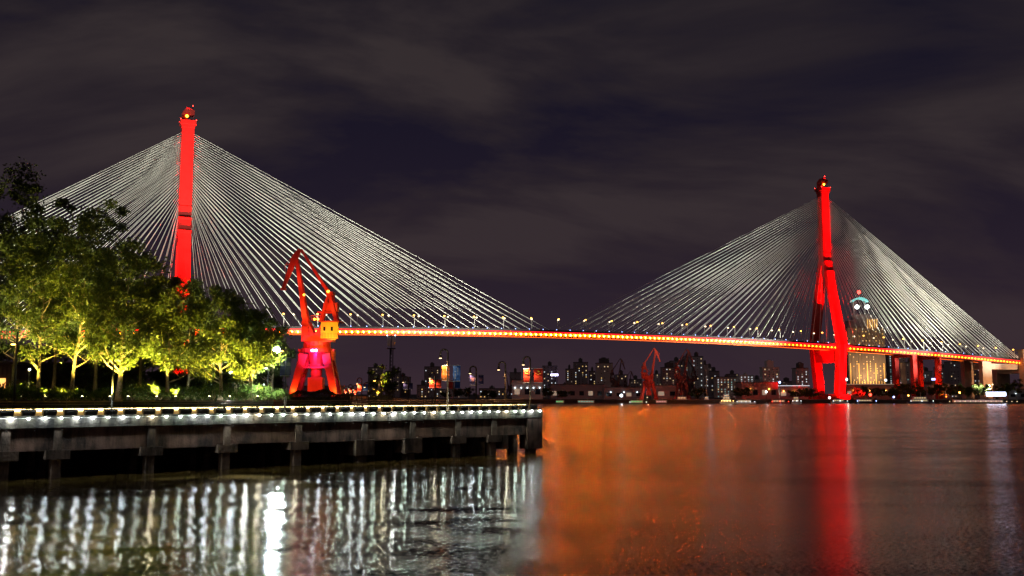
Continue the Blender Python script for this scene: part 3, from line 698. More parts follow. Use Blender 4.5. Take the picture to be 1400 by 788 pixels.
P_(725, 150.6, 488, 'bronze gooseneck lamp with two red banners at the right end of the wharf', banners=((716, 725.8, 504, 523, 'banner_red', 'emblem'), (730, 742.5, 504, 523, 'banner_red', 'emblem')), P=130)
P_(691, 152.5, 495, 'gooseneck lamp without banners left of the wharf end lamp', P=130)
P_(651, 168, 501, 'gooseneck lamp with two navy banners between the blue banner and the plain lamp', banners=((642, 650.5, 513, 526.5, 'banner_navy', 'stripes'), (654, 661, 513, 526, 'banner_navy', 'stripes')), P=22)
P_(620, 190, 515, 'slim bare post with small red and blue banners behind the tall bronze lamp', banners=((611, 619, 520, 532, 'banner_red', None), (621.5, 629, 520, 531, 'banner_blue', None)), head=False, r=.1)
P_(594.5, 200, 509, 'post with a wide red banner pair left of the tall bronze lamp', banners=((586.5, 594, 519, 530.5, 'banner_red', 'emblem'), (596, 603, 519, 530.5, 'banner_red', 'emblem')), P=80)
P_(558, 230, 515, 'gooseneck lamp with a small navy banner pair right of the lone tree', banners=((551, 557, 524, 532.5, 'banner_navy', None), (559, 564, 524, 532.5, 'banner_navy', None)), P=15, width=1.2)
P_(519, 180, 512, 'gooseneck lamp directly in front of the clipped hedge', P=80, width=.95, lm='lamp_amber')
P_(494.5, 250, 517, 'gooseneck lamp with orange and blue banners left of the lone tree', banners=((488, 494, 525, 535, 'banner_red', None), (496, 503, 525, 534, 'banner_blue', None)), P=90, width=1.2)
P_(481.5, 275, 526, 'fourth small lamp from the lone tree with red banner', banners=((477, 481, 530, 537, 'banner_red', None),), width=1.0, P=60)
P_(475, 300, 528, 'fifth small lamp from the lone tree near the crane leg', banners=((471, 474.5, 531, 538, 'banner_red', None),), width=1.0, P=60)
P_(488, 262, 527, 'short lamp with red banner next to the orange and blue banner lamp', banners=((483.5, 487.5, 532, 538.5, 'banner_red', None),), width=1.0, P=60)
P_(504, 240, 523, 'small lamp without banner just left of the clipped hedge', width=1.0, P=60)
# park lamps at the left
def post(px, Y, top_py, label, r=.13, zb=6.5, name='lamp_post'):
    p = at(px, 540, Y); root = empty(name, (p.x, p.y, zb), 0, label, 'lamp post'); Hh = at(px, top_py, Y).z - zb
    MB().tube([(0, 0, 0), (0, 0, Hh * .5), (0, 0, Hh)], [r, r * .9, r * .75], 9).build('pole', M['pole_dark'], root, smooth=True)
    MB().tube([(0, 0, 0), (0, 0, .3)], [r * 1.9, r * 1.3], 9).build('base', M['pole_dark'], root)
    return root, Hh, p
r0, Hh, p0 = post(366, 127.5, 482, 'dark post carrying the dazzling white floodlight beside the grove')
MB().box(-.45, .55, -.12, .12, Hh - .1, Hh + .12).beam((0.3, 0, Hh), (1.05, 0, Hh + .35), .1, .1).build('arm', M['pole_dark'], r0)
MB().tube([(1.0, .3, Hh + .35), (1.0, .02, Hh + .3)], [.3, .5], 12).build('floodlight_housing', M['pole_dark'], r0)
MB().sphere((1.0, -.06, Hh + .28), .46, 14, 8).build('floodlight_glass', M['flood'], r0)
lamp('floodlight_beam', 'SPOT', (1.0, -.62, Hh + .26), 170000, (.88, 1, .98), r0, aim=(1.3, -20, Hh - 5.5), size=56, blend=.35, radius=.3)
r0, Hh, p0 = post(390, 122.6, 472, 'dark post with a pair of narrow navy banners right of the white floodlight', r=.12)
MB().beam((0, 0, Hh - .7), (-.45, 0, Hh - .7), .07, .07).build('arm', M['pole_dark'], r0)
MB().sphere((-.5, -.05, Hh - .75), .13, 8, 5, .6).build('lamp_glass', M['lamp_amber'], r0)
for s_, x in ((-1, -.36), (1, .36)):
    b_ = MB().box(-.3, .3, -.01, .01, -2.15, 0).build('banner', M['banner_navy'], r0); b_.location = (x, -.17, Hh - 1.6)
    pm = MB(); [pm.box(-.22, .22, -.02, -.012, z_, z_ + .06) for z_ in (-.68, -.82, -.95)]; pm.build('print', M['print_white'], b_)
    MB().box(min(0, s_ * .66), max(0, s_ * .66), -.2, -.14, Hh - 1.58, Hh - 1.54).box(min(0, s_ * .66), max(0, s_ * .66), -.2, -.14, Hh - 3.82, Hh - 3.78).build('banner_arm', M['mast'], r0)
r0, Hh, p0 = post(19.5, 108.5, 455, 'dark park lamp post with a flat amber lamp at the far left', r=.14)
MB().beam((0, 0, Hh - 1.15), (-.45, 0, Hh - 1.15), .06, .06).build('arm', M['pole_dark'], r0)
MB().sphere((-.35, -.1, Hh - 1.3), .24, 10, 6, .4).build('lamp_glass', M['lamp_amber'], r0)
r0, Hh, p0 = post(153.5, 110.5, 478, 'plain dark camera post in front of the thick forked trunk', r=.11, name='camera_post')
MB().box(-.12, .12, -.12, .12, Hh - .05, Hh + .5).box(.9, 1.25, -.15, .1, Hh + .1, Hh + .3).beam((0, 0, Hh + .2), (.95, 0, Hh + .2), .05, .05).build('camera_unit', M['mast'], r0)
def globe_post(px, py, Y, label, mt='lamp_white', rr=.16):
    r0, Hh, p0 = post(px, Y, py, label, r=.06, zb=8.0, name='globe_lamp')
    MB().sphere((0, 0, Hh + rr * .8), rr, 10, 6).build('lamp_glass', M[mt], r0)
    MB().tube([(0, 0, Hh - .12), (0, 0, Hh + .03)], [.05, .12], 8).build('lamp_collar', M['pole_dark'], r0)
globe_post(38.5, 507, 122, 'small bluish globe lamp between the amber lamp post and the first lit trunk')
globe_post(362.5, 499, 136, 'globe lamp just below the dazzling floodlight')
globe_post(374, 517.5, 150, 'small distant globe lamp low under the dazzling floodlight', rr=.14)
globe_post(360.5, 527, 142, 'lowest tiny globe lamp beside the floodlight post', rr=.11)
r0, Hh, p0 = post(318, 126, 508, 'post with twin bright white lamps among the trees', r=.07, zb=8.0, name='twin_lamp')
MB().box(-.45, .45, -.04, .04, Hh - .05, Hh + .03).build('arm', M['pole_dark'], r0)
for x in (-.32, .32): MB().sphere((x, -.1, Hh - .1), .2, 10, 6).build('lamp_glass', M['lamp_white'], r0)
lamp('twin_light', 'POINT', (0, -.5, Hh - .3), 500, (.8, .95, 1), r0, radius=.2)

# pavilion at the far left
pv = at(2, 540, 133); M['pav_light'] = mat('pavilion_window_glow', (.8, .5, .2), .4, emit=(1, .42, .10), strength=2.2)
M['pav_wall'] = mat('pavilion_timber', (.22, .12, .07), .7, noise=.2, nscale=2)
r0 = empty('pavilion', (pv.x, pv.y, 6.5), 0, 'timber pavilion with warm glowing windows at the left edge', 'building')
MB().box(-6, 1.0, 0, 6, 0, 6.4).build('wall', M['pav_wall'], r0)
MB().box(-6.6, 1.6, -.6, 6.6, 6.4, 6.75).build('roof', M['coping'], r0)
for k in range(4): MB().box(-5.4 + k * 1.55, -4.2 + k * 1.55, -.05, -.004, 3.0, 4.5).build('window', M['pav_light'], r0)
for k in range(12): MB().box(-5.9 + k * .58, -5.82 + k * .58, -.16, -.06, 4.7, 6.3).build('slat', M['pav_wall'], r0)

# ------------------------------------------------------------------ portal cranes
def portal_crane(px, Y, zb, k, label, m, face=1, lit=False, luff=0.0, rz=0.0, group=None, cab=None):
    """k scales a crane that is about 38 m tall; face=+1 has its fly jib hanging to the left"""
    p = at(px, 540, Y); root = empty('portal_crane', (p.x, p.y, zb), rz, label, 'crane', group); f = face
    def X(x): return x * f
    def Q(x, y, z): return (X(x) * k, y * k, z * k)
    cabm = cab or m
    for sx in (-1, 1):
        for sy in (-1, 1):
            g = MB(); g.beam(Q(sx * 6.0, sy * 3.6, 0.8), Q(sx * 3.0, sy * 2.2, 13.2), 1.5 * k, 1.6 * k, 1.9 * k, 2.2 * k); g.build('leg', m, root)
            MB().box(*sorted((X(sx * 6.0 - 1.2) * k, X(sx * 6.0 + 1.2) * k)), (sy * 3.6 - .7) * k, (sy * 3.6 + .7) * k, 0, 1.5 * k).build('bogie', m, root)
    g = MB(); g.beam(Q(-3.4, 0, 9.6), Q(3.4, 0, 9.6), 4.6 * k, .4 * k); g.beam(Q(-3.3, -2.3, 10.4), Q(3.3, -2.3, 10.4), .1 * k, .1 * k)
    for j in range(7): g.beam(Q(-3.3 + j * 1.1, -2.3, 9.7), Q(-3.3 + j * 1.1, -2.3, 10.4), .07 * k, .07 * k)
    g.build('platform', m, root)
    MB().tube([Q(0, 0, 3.5), Q(0, 0, 9), Q(0, 0, 15.5)], [1.2 * k, 1.6 * k, 2.7 * k], 14).build('column', m, root)
    MB().box(-2.0 * k, 2.0 * k, -1.6 * k, 1.6 * k, 3.2 * k, 7.0 * k).build('hoist_cabin', m, root)
    g = MB(); g.tube([Q(0, 0, 13.6), Q(0, 0, 14.8)], 4.3 * k, 20); g.tube([Q(0, 0, 14.8), Q(0, 0, 16.6)], 3.7 * k, 20)
    for sx in (-1, 1): g.box(*sorted((X(sx * 4.2 - .7) * k, X(sx * 4.2 + .7) * k)), -1.2 * k, 1.2 * k, 11.6 * k, 14.6 * k)
    g.build('slewing_ring', m, root)
    g = MB(); g.prism([(X(x) * k, z * k) for x, z in ((-3.8, 16.6), (4.6, 16.6), (4.2, 21.6), (1.8, 21.6), (-0.4, 18.6), (-2.2, 22.2), (-3.8, 22.2))], -2.4 * k, 2.4 * k, y=True); g.build('slewing_body', m, root)
    MB().prism([(X(x) * k, z * k) for x, z in ((1.6, 17.3), (5.4, 16.9), (6.3, 17.5), (6.3, 21.8), (1.6, 21.8))], -3.6 * k, -2.46 * k, y=True).build('machine_house', cabm, root)
    MB().box(*sorted((X(1.3) * k, X(6.6) * k)), -3.8 * k, 2.8 * k, 21.8 * k, 22.1 * k).build('house_roof', m, root)
    for x in (2.6, 4.6): MB().box(*sorted((X(x - .3) * k, X(x + .3) * k)), -3.68 * k, -3.605 * k, 19.4 * k, 20.5 * k).build('window', M['glass_dark'], root)
    g = MB()
    for j in range(12): g.box(*sorted((X(1.75 + j * .4) * k, X(1.85 + j * .4) * k)), -3.70 * k, -3.602 * k, 17.5 * k, 18.9 * k)
    g.box(*sorted((X(1.6) * k, X(6.5) * k)), -4.1 * k, -3.604 * k, 17.2 * k, 17.35 * k); g.build('wall_rib', m, root)
    MB().box(*sorted((X(-3.6) * k, X(-1.9) * k)), -3.4 * k, -2.45 * k, 18.2 * k, 20.6 * k).build('driver_cab', m, root)
    # A-frame with machinery
    g = MB()
    for sy in (-1.6, 1.6):
        g.beam(Q(1.0, sy, 22), Q(3.1, sy, 29.5), .5 * k, .6 * k); g.beam(Q(5.4, sy, 22), Q(3.4, sy, 29.5), .8 * k, 1.0 * k); g.beam(Q(0.2, sy, 24.6), Q(5.2, sy, 24.6), .3 * k, .3 * k)
    g.box(*sorted((X(1.8) * k, X(5.6) * k)), -1.5 * k, 1.5 * k, 24.9 * k, 27.2 * k); g.box(*sorted((X(2.5) * k, X(4.4) * k)), -1.9 * k, 1.9 * k, 29.3 * k, 30.2 * k)
    for j in range(6): g.beam(Q(-1.2 + j * .5, -2.5, 22.2 + .0 * j), Q(-1.2 + j * .5, -2.5, 23.6), .08 * k, .08 * k)
    g.beam(Q(-1.4, -2.5, 23.6), Q(2.0, -2.5, 23.6), .1 * k, .1 * k); g.beam(Q(-1.4, -2.5, 22.9), Q(2.0, -2.5, 22.9), .08 * k, .08 * k)
    g.build('tower_frame', m, root)
    # jib, tie boom and fly jib
    A = (-2.6, 0, 21.0); B = (-6.0, 0, 39.3); Cc = (-5.2, 0, 42.0); T = (-9.6, 0, 31.2)
    g = MB()
    for sy in (-1, 1): g.beam(Q(A[0], sy * 1.5, A[2] - 1.5), Q(B[0], sy * .5, B[2]), .6 * k, 1.6 * k, .45 * k, .8 * k)
    for j in range(9): 
        q_ = j / 9; g.beam(Q(A[0] + (B[0] - A[0]) * q_, -1.5 + q_, A[2] + (B[2] - A[2]) * q_), Q(A[0] + (B[0] - A[0]) * q_, 1.5 - q_, A[2] + (B[2] - A[2]) * q_), .4 * k, .7 * k)
    g.build('jib', m, root)
    g = MB()
    for sy in (-.5, .5): g.beam(Q(3.2, sy * 2, 29.6), Q(Cc[0] + .3, sy, Cc[2]), .3 * k, .8 * k, .25 * k, .55 * k)
    g.build('tie_boom', m, root)
    g = MB(); g.beam(Q(T[0], 0, T[2]), Q(-6.6, 0, 39.6), .8 * k, .7 * k, 1.3 * k, 1.7 * k); g.beam(Q(-6.6, 0, 39.6), Q(*Cc), 1.3 * k, 1.7 * k, 1.0 * k, .9 * k)
    g.beam(Q(T[0] - .6, 0, T[2] - .1), Q(T[0] + .8, 0, T[2] - .2), 1.0 * k, .6 * k)
    g.tube([Q(-9.3, .3, 37.6), Q(-9.0, .3, 34.2), Q(T[0], .3, T[2])], .08 * k, 4); g.tube([Q(-9.3, -.3, 37.6), Q(-6.2, -.3, 38.4)], .12 * k, 4); g.tube([Q(-9.3, 0, 37.6), Q(-6.4, 0, 41)], .08 * k, 4)
    g.build('fly_jib', m, root)
    g = MB(); 
    for sy in (-.4, .4): g.tube([Q(Cc[0], sy, Cc[2]), Q(3.6, sy, 30.2)], .05 * k, 4)
    g.build('hoist_rope', M['crane_dark'], root)
    if lit:
        for (x, y, z, P, c, rad) in ((0, -7, 12.0, 12000, (.85, .06, .8), .3), (-5.5, -6, 3.5, 2300, (1, .28, .03), .3), (5.8, -6, 3.5, 2300, (1, .28, .03), .3), (-3.2, -7.5, 17.5, 2600, (1, .10, .03), .3),
                                  (4, -9, 17.4, 6500, (1, .62, .06), .3), (-4.4, -6, 25, 3200, (1, .16, .03), .3), (4.2, -6, 26, 1600, (1, .12, .03), .3), (-6.4, -5, 34, 1700, (1, .10, .03), .3), (-1, -5, 33, 900, (1, .12, .04), .3), (-9.5, -5.5, 36, 500, (1, .10, .04), .3), (0, -12, 8, 5000, (1, .03, .03), .4), (0, -12, 21, 4000, (1, .04, .03), .4)):
            lamp('crane_light', 'SPOT', (x * k, y * k, z * k), P * 0.32, c, root, aim=(x * k * .5, 0, (z + 1.5) * k), size=125, blend=.6, radius=rad)
        MB().sphere(Q(-.3, -4.2, 14.1), .55 * k, 10, 6, .6).sphere(Q(.6, -4.2, 14.1), .35 * k, 8, 5).build('lamp_glass', M['violet_lamp'], root)
        for x, z in ((-1.3, 29.2), (.6, 22.6), (-.3, 22.6)): MB().sphere(Q(x - 2 * (z > 28), -2.7, z), .28 * k, 8, 5).build('lamp_glass', M['amber_lamp'], root)
        MB().sphere(Q(3.1, -2.1, 30.2), .35 * k, 8, 5).build('lamp_glass', M['amber_lamp'], root)
        for x in (-3.2, 3.2): MB().sphere(Q(x, -2.5, 9.8), .2 * k, 8, 5).build('lamp_glass', M['red_lamp'], root)
    return root
portal_crane(432, 250, 6.5, 0.93, 'huge red floodlit harbour crane beside the park trees', M['crane'], lit=True, cab=M['crane_cabin'])
sh = at(432, 540, 262)
r0 = empty('storage_shed', (sh.x, sh.y, 6.45), 0, 'low blue grey shed behind the legs of the red crane', 'shed')
MB().box(-6.5, 6.5, 0, 5, 0, 4.3).build('wall', M['crane_grey'], r0); MB().box(-6.8, 6.8, -.3, 5.3, 4.3, 4.6).build('roof', M['crane_dark'], r0)
portal_crane(887, 965, 3.2, 1.18, 'faded red crane on the far bank lit from its foot', M['crane'], face=-1, cab=M['crane'])
MBL = at(885, 540, 950); 
CR = empty('quay_floodlight', (MBL.x, MBL.y, 3.2), 0, 'small quay floodlight at the foot of the faded red crane', 'floodlight')
MB().tube([(0, 0, 0), (0, 0, 1.6)], .15, 6).build('post', M['pole_dark'], CR); MB().sphere((0, 0, 1.9), .5, 8, 5, .6).build('lamp_glass', M['lamp_warm'], CR)
lamp('quay_light', 'POINT', (0, -4, 5), 2200, (1, .35, .2), CR, radius=.5)
portal_crane(842, 1010, 3.2, 0.98, 'dark crane silhouette before the pale tower block on the far bank', M['crane_dark'], face=-1)
portal_crane(858, 1090, 3.2, 0.72, 'smallest dark crane between the dark crane and the red one', M['crane_dark'], face=-1)
portal_crane(932, 1000, 3.2, 1.2, 'tall dark red crane in front of the apartment towers right of the faded red one', M['crane_dull'], face=-1)
portal_crane(944, 1120, 3.2, 1.15, 'dark crane half hidden behind the tall dark red crane', M['crane_dark'], face=1)
portal_crane(697, 1180, 3.2, 0.75, 'tiny dark crane seen just left of the two red banners', M['crane_dark'], face=1)

# ------------------------------------------------------------------ far bank buildings
LITS = [mat('lit_window_' + n_, c_, .4, emit=c_, strength=s_, sample=False) for n_, c_, s_ in
        (('warm', (1, .72, .36), .95), ('white', (.85, .95, 1), .95), ('yellow', (1, .62, .18), 1.0), ('dim', (.9, .7, .5), .28), ('teal', (.45, .85, .8), .45))]
M['gold'] = mat('golden_facade_light', (1, .6, .2), .4, emit=(1, .50, .12), strength=.8, sample=False)
WALLS = {n_: mat('facade_' + n_, c_, .85, noise=.1, nscale=.08) for n_, c_ in (('dark', (.30, .25, .27)), ('tan', (.55, .42, .38)), ('pale', (.62, .56, .54)), ('rose', (.38, .26, .25)), ('grey', (.45, .43, .45)))}
M['roof'] = mat('flat_roof', (.10, .09, .09), .9)
def building(px0, px1, top, Y, wall, label, lit=18, fl=3.1, rz=0.0, cap=None, base_z=3.2, seed=None, pal=(0, 1, 3, 0, 2), wsz=(1.15, 1.2), dep=18, cat='building', name='apartment_building', glow=None):
    rn = random.Random(seed if seed is not None else px0 * 7 + 1)
    a_, b_ = at(px0, 538, Y), at(px1, 538, Y); cx = (a_.x + b_.x) / 2; hw = (b_.x - a_.x) / 2; zt = at((px0 + px1) / 2, top, Y).z - base_z
    root = empty(name, (cx, Y, base_z), rz, label, cat)
    body = MB(); body.box(-hw, hw, 0, dep, 0, zt)
    body.build('wall', WALLS[wall], root)
    nf = max(1, int(zt / fl)); bays = max(2, int(2 * hw / 4.2)); bwid = 2 * hw / bays
    tr = MB()
    for i in range(bays + 1): tr.box(-hw + i * bwid - .28, -hw + i * bwid + .28, -.45, -.004, 0, zt)
    if rn.random() < .6:
        for j in range(1, nf): tr.box(-hw, hw, -.30, -.003, j * fl - .12, j * fl + .12)
    tr.build('facade_relief', WALLS[wall], root)
    rf = MB(); rf.box(-hw - .4, hw + .4, -.6, dep + .4, zt + .003, zt + .9)
    if cap is not False:
        c = cap or (.25, 5)
        rf.box(-hw * c[0], hw * c[0], 3, dep - 3, zt + .9, zt + .9 + c[1]); rf.box(-hw * c[0] * .5, hw * c[0] * .3, 4, dep - 5, zt + .9 + c[1], zt + 2.2 + c[1])
    rf.build('roof', M['roof'] if wall != 'pale' else WALLS['pale'], root)
    cells = [(i, j) for i in range(bays) for j in range(nf)]; rn.shuffle(cells)
    dm = MB().box(-wsz[0] / 2, wsz[0] / 2, -.08, -.006, -wsz[1] / 2, wsz[1] / 2)
    mesh_l = [dm.mesh('window', LITS[q]) for q in range(5)]; md = dm.mesh('window', M['glass_dark'])
    for c_, (i, j) in enumerate(cells[:min(96, int(lit * 2.2))]):
        me = mesh_l[rn.choice(pal)] if c_ < lit * .75 else md
        o = bpy.data.objects.new('window', me); col.objects.link(o); o.parent = root
        o.location = (-hw + (i + .5) * bwid, 0, (j + .55) * fl)
    return root, hw, zt
B = building
B(527, 546, 508, 1500, 'dark', 'dark apartment tower behind the crown of the lone tree', 12)
B(503, 521, 503, 1500, 'dark', 'dim stepped tower just left of the lone tree', 14, pal=(1, 3, 3))
B(540, 560, 516, 1550, 'dark', 'low dark block right of the lone tree', 10)
B(580, 600, 502, 1450, 'dark', 'dark tower with bright top windows behind the red banner post', 24, pal=(1, 0, 0))
B(600, 640, 533, 1200, 'grey', 'long low dark block behind the tall bronze lamp', 8, cap=(.1, 1), cat='building')
B(570, 584, 527, 1300, 'rose', 'small reddish block left of the red banner post', 6)
B(655, 690, 532, 1200, 'dark', 'low dark block with small lights below the navy banners', 14, cap=(.2, 2))
B(697, 712, 510, 1380, 'dark', 'dark block rising behind the pale quay hall', 6)
B(742, 762, 501, 1400, 'dark', 'dark tower with a lit stair column right of the red banners', 28, pal=(1, 0, 1))
B(763, 782, 527, 1350, 'grey', 'low dim block under the violet roof sign', 5, cap=(.2, 2))
B(774, 784, 505, 1500, 'rose', 'slim rosy tower left of the dark twin block', 16, pal=(1, 0, 3))
B(785, 804, 496, 1450, 'dark', 'tall dark block with scattered lights between two paler towers', 28)
B(806, 815, 508, 1500, 'dark', 'narrow dark block left of the pale tower block', 7)
B(816, 838, 497, 1350, 'tan', 'pale tan tower block behind the dark crane', 10, cap=(.6, 6))
B(843, 858, 513, 1400, 'grey', 'short grey block between the two dark cranes', 10)
B(906, 927, 503, 1380, 'rose', 'broad tower with a lit centre column right of the faded red crane', 36, pal=(0, 1, 0, 3), cap=(.5, 6))
B(937, 947, 490, 1420, 'dark', 'thin dark high rise left of the grey slab tower', 18, pal=(0, 1, 1))
B(947, 962, 488, 1400, 'grey', 'grey slab tower with blue glow at its foot', 22, pal=(1, 0, 1))
B(963, 969, 499, 1500, 'dark', 'narrow dark slab right of the grey slab tower', 4)
B(972, 984, 508, 1550, 'dark', 'dim block behind the white ship', 5)
B(980, 1012, 516, 1300, 'tan', 'wide block with rows of teal windows left of centre gap', 60, pal=(4, 1, 4, 0, 3), cap=(.1, 2))
B(1012, 1031, 514, 1280, 'pale', 'pale block with bright corner right of the teal windows', 26, pal=(4, 1, 1), cap=(.15, 2))
B(1044, 1066, 503, 1250, 'pale', 'isolated white tower block with a raised lift housing', 26, pal=(3, 0, 1), cap=(.42, 8))
B(1089, 1106, 504, 1250, 'grey', 'pale grey tower partly behind the left leg of the bridge tower', 20, pal=(1, 1, 3), cap=(.4, 6))
B(1216, 1228, 486, 1400, 'dark', 'slim dark tower with bright panes beside the golden tower', 36, pal=(1, 4, 1))
B(1230, 1240, 488, 1380, 'grey', 'narrow ribbed tower second right of the golden tower', 10, pal=(1, 3))
B(1240, 1264, 496, 1280, 'tan', 'ribbed tan tower left of the first orange bridge pier', 14, pal=(1, 3, 4))
B(1300, 1327, 495, 1400, 'dark', 'dim wide tower between the second orange pier and the red sign', 26, pal=(0, 1, 3))
B(1327, 1342, 500, 1420, 'dark', 'dim tower with a red roof sign behind the pale bridge pier', 14, pal=(0, 1, 2))
for a_, b_, tp, wl_, lb in ((826, 842, 517, 'grey', 'low grey block between the pale tan tower and the dark cranes'), (862, 878, 519, 'dark', 'dim low block left of the faded red crane'), (893, 905, 512, 'grey', 'dim block just right of the faded red crane'),
    (918, 935, 494, 'dark', 'tall faint tower behind the tall dark red crane'), (966, 978, 503, 'grey', 'faint grey tower behind the patrol ship mast'), (996, 1010, 512, 'dark', 'faint dark tower rising behind the teal windows'),
    (1030, 1044, 519, 'grey', 'low faint block left of the isolated white tower block'), (1067, 1088, 522, 'dark', 'low dim block between the white tower block and the pale grey tower'), (720, 741, 515, 'grey', 'faint grey tower behind the two red banners'),
    (1264, 1276, 508, 'grey', 'faint block behind the first orange bridge pier'), (1284, 1299, 503, 'dark', 'faint tower between the two orange bridge piers')):
    B(a_, b_, tp, 1650, wl_, lb, 16, pal=(0, 1, 3, 3))
# the golden tower with its lit crown
root, hw, zt = B(1162, 1212, 448, 1330, 'dark', 'tall tower with golden lit ribs and a turquoise crown behind the right cables', 120, pal=(2, 0, 2), cap=False, name='crowned_tower')
rb = MB(); 
lamp('facade_wash', 'SPOT', (0, -30, 2), 240000, (1, .58, .22), root, aim=(0, 0, 85), size=100, blend=.8, radius=1)  # spot added so the dark body shows below the crown
for i in range(13): 
    x = -hw + (i + .5) * 2 * hw / 13; rb.box(x - .5, x + .5, -.75, -.46, 6, 22 if i % 3 else 46)
rb.build('golden_light_strip', M['gold'], root)
MB().box(-hw * .92, hw * .62, 2, 16, zt + .9, zt + 10).box(-hw * .6, hw * .45, 3, 15, zt + 10, zt + 18).build('upper_storey', WALLS['dark'], root)
cb = MB(); 
for i in range(5): cb.box(2 + i * 3.1, 3.2 + i * 3.1, -1.1, -.3, zt - 1, zt + 11)
cb.build('golden_column', M['gold'], root); MB().box(1, 17, -1.4, -.2, zt + 11, zt + 12).build('cornice', WALLS['tan'], root)
M['turq'] = mat('turquoise_crown_light', (.3, .8, .8), .4, emit=(.16, .75, .70), strength=1.0, sample=False)
cz = at(1180, 425, 1330).z - 3.2
arc = [(-15 + k * 2.1, cz + 14 + 4.5 * math.sin(math.pi * k / 10)) for k in range(11)]
MB().prism(arc + [(x, z - 1.8) for x, z in arc[::-1]], 2, 14, y=True).build('crown_canopy', M['turq'], root)
MB().tube([(-4.5, 8, cz + 18), (-4.5, 8, cz + 26)], .5, 6).box(-13, -12, 7, 9, zt + 18, cz + 14).box(2, 3, 7, 9, zt + 18, cz + 14).build('crown_mast', WALLS['tan'], root)
for x in (-11, 2.5): MB().sphere((x, -1, cz + 5), 2.9, 12, 8).build('crown_globe', mat('crown_globe_glass', (.9, .9, .9), .4, emit=(.95, 1, .97), strength=6, sample=False), root)
MB().sphere((-4.5, 8, cz + 26), 2.4, 10, 6).build('beacon', M['red_lamp'], root)

# quay halls and sheds
def hall(px0, px1, top, Y, wall, label, lights=0, strip=None, ridge=0.0, lm='lamp_white', cat='shed', dep=30):
    a_, b_ = at(px0, 538, Y), at(px1, 538, Y); cx = (a_.x + b_.x) / 2; hw = (b_.x - a_.x) / 2; zt = at((px0 + px1) / 2, top, Y).z - 3.2
    root = empty('quay_hall', (cx, Y, 3.2), 0, label, cat)
    MB().box(-hw, hw, 0, dep, 0, zt).build('wall', WALLS[wall], root)
    MB().prism([(-hw - .5, zt), (hw + .5, zt), (hw + .5, zt + .6), (0, zt + .6 + ridge), (-hw - .5, zt + .6)], -.5, dep + .5, y=True).build('roof', M['roof'] if not strip else WALLS['grey'], root)
    n = max(2, int(hw / 4))
    for i in range(min(24, n)):
        MB().box(-hw + (i + .25) * 2 * hw / n, -hw + (i + .75) * 2 * hw / n, -.12, -.004, zt * .25, zt * .55).build('window', LITS[3] if (i * 7 + int(px0)) % 4 == 0 else M['glass_dark'], root)
    if strip: MB().box(-hw, hw, -.7, -.51, zt + .05, zt + .55).build('light_strip', LITS[strip], root)
    for i in range(lights): MB().sphere((-hw + (i + .5) * 2 * hw / lights, -.8, zt * .6), .55, 8, 5).build('wall_lamp', M[lm], root)
    return root, hw, zt
hall(700, 742, 520, 985, 'pale', 'pale grey quay hall with a lit forecourt left of the red banners', 5)
hall(752, 826, 526, 1000, 'dark', 'long dark shed on the far quay left of the dark crane', 0)
hall(826, 880, 530, 985, 'dark', 'low shed with bright white lamps left of the faded red crane', 3)
hall(896, 928, 527, 1000, 'tan', 'plain tan shed between the faded red crane and the dark red one', 0)
hall(1014, 1064, 523, 990, 'rose', 'brown brick shed with warm lamps under the white tower block', 2, lm='lamp_amber')
hall(1064, 1107, 528, 1010, 'rose', 'long hall with a teal lit roof edge left of the bridge tower foot', 3, strip=1, lm='lamp_amber')
hall(1156, 1222, 526, 990, 'rose', 'low brown terrace hall right of the bridge tower foot', 3, strip=3, lm='lamp_amber')
hall(1248, 1300, 526, 1100, 'rose', 'dim reddish hall under the orange bridge piers', 1, lm='lamp_amber', ridge=3)
hall(1378, 1420, 533, 960, 'grey', 'small grey quay house at the right edge', 2)
# quay wall light and flood points
def qlamp(px, py, Y, label, mt, r, P=0, c=(1, 1, 1), zb=3.2, name='quay_lamp'):
    p = at(px, py, Y); root = empty(name, (p.x, p.y, zb), 0, label, 'lamp')
    MB().tube([(0, 0, 0), (0, .3, p.z - zb)], .16, 6).build('pole', M['pole_dark'], root)
    MB().sphere((0, 0, p.z - zb), r, 10, 6).build('lamp_glass', M[mt], root)
    if P: lamp('quay_light', 'POINT', (0, -r - 1, p.z - zb), P, c, root, radius=.5)
M['lamp_blaze'] = mat('blazing_lamp_glass', (.9, .9, .9), .3, emit=(.75, .93, 1), strength=9)
M['lamp_red2'] = mat('red_quay_glass', (.9, .2, .1), .3, emit=(1, .04, .02), strength=9)
M['lamp_blue'] = mat('blue_quay_glass', (.3, .4, .9), .3, emit=(.3, .45, 1), strength=10)
qlamp(849.5, 541, 908, 'dazzling blue white quay lamp left of the faded red crane', 'lamp_blaze', 1.3, 1200, (.7, .9, 1))
qlamp(1047.5, 536, 930, 'bright bluish quay lamp right of the brown shed', 'lamp_blaze', .9, 600, (.7, .9, 1))
qlamp(1134, 544, 912, 'white quay lamp between the feet of the bridge tower', 'lamp_white', 1.1)
qlamp(1190, 540, 915, 'red signal lamp above the boats right of the bridge tower', 'lamp_red2', 1.3)
qlamp(1157, 519, 1000, 'blue white lamp on the terrace hall beside the bridge tower', 'lamp_white', 1.5, 3000, (1, .9, .7))
qlamp(1211, 520, 1000, 'white terrace lamp under the slim dark tower', 'lamp_white', 1.2)
qlamp(1066, 523, 995, 'small blue lamp at the left end of the teal roof edge', 'lamp_blue', 1.0)
qlamp(1357, 526, 960, 'warm lamp at the foot of the pale bridge pier', 'lamp_warm', .7)
qlamp(1312, 537, 925, 'small warm lamp among the trees below the red sign', 'lamp_amber', .8)
qlamp(1222, 543, 915, 'small blue quay lamp right of the red signal lamp', 'lamp_blue', .8)
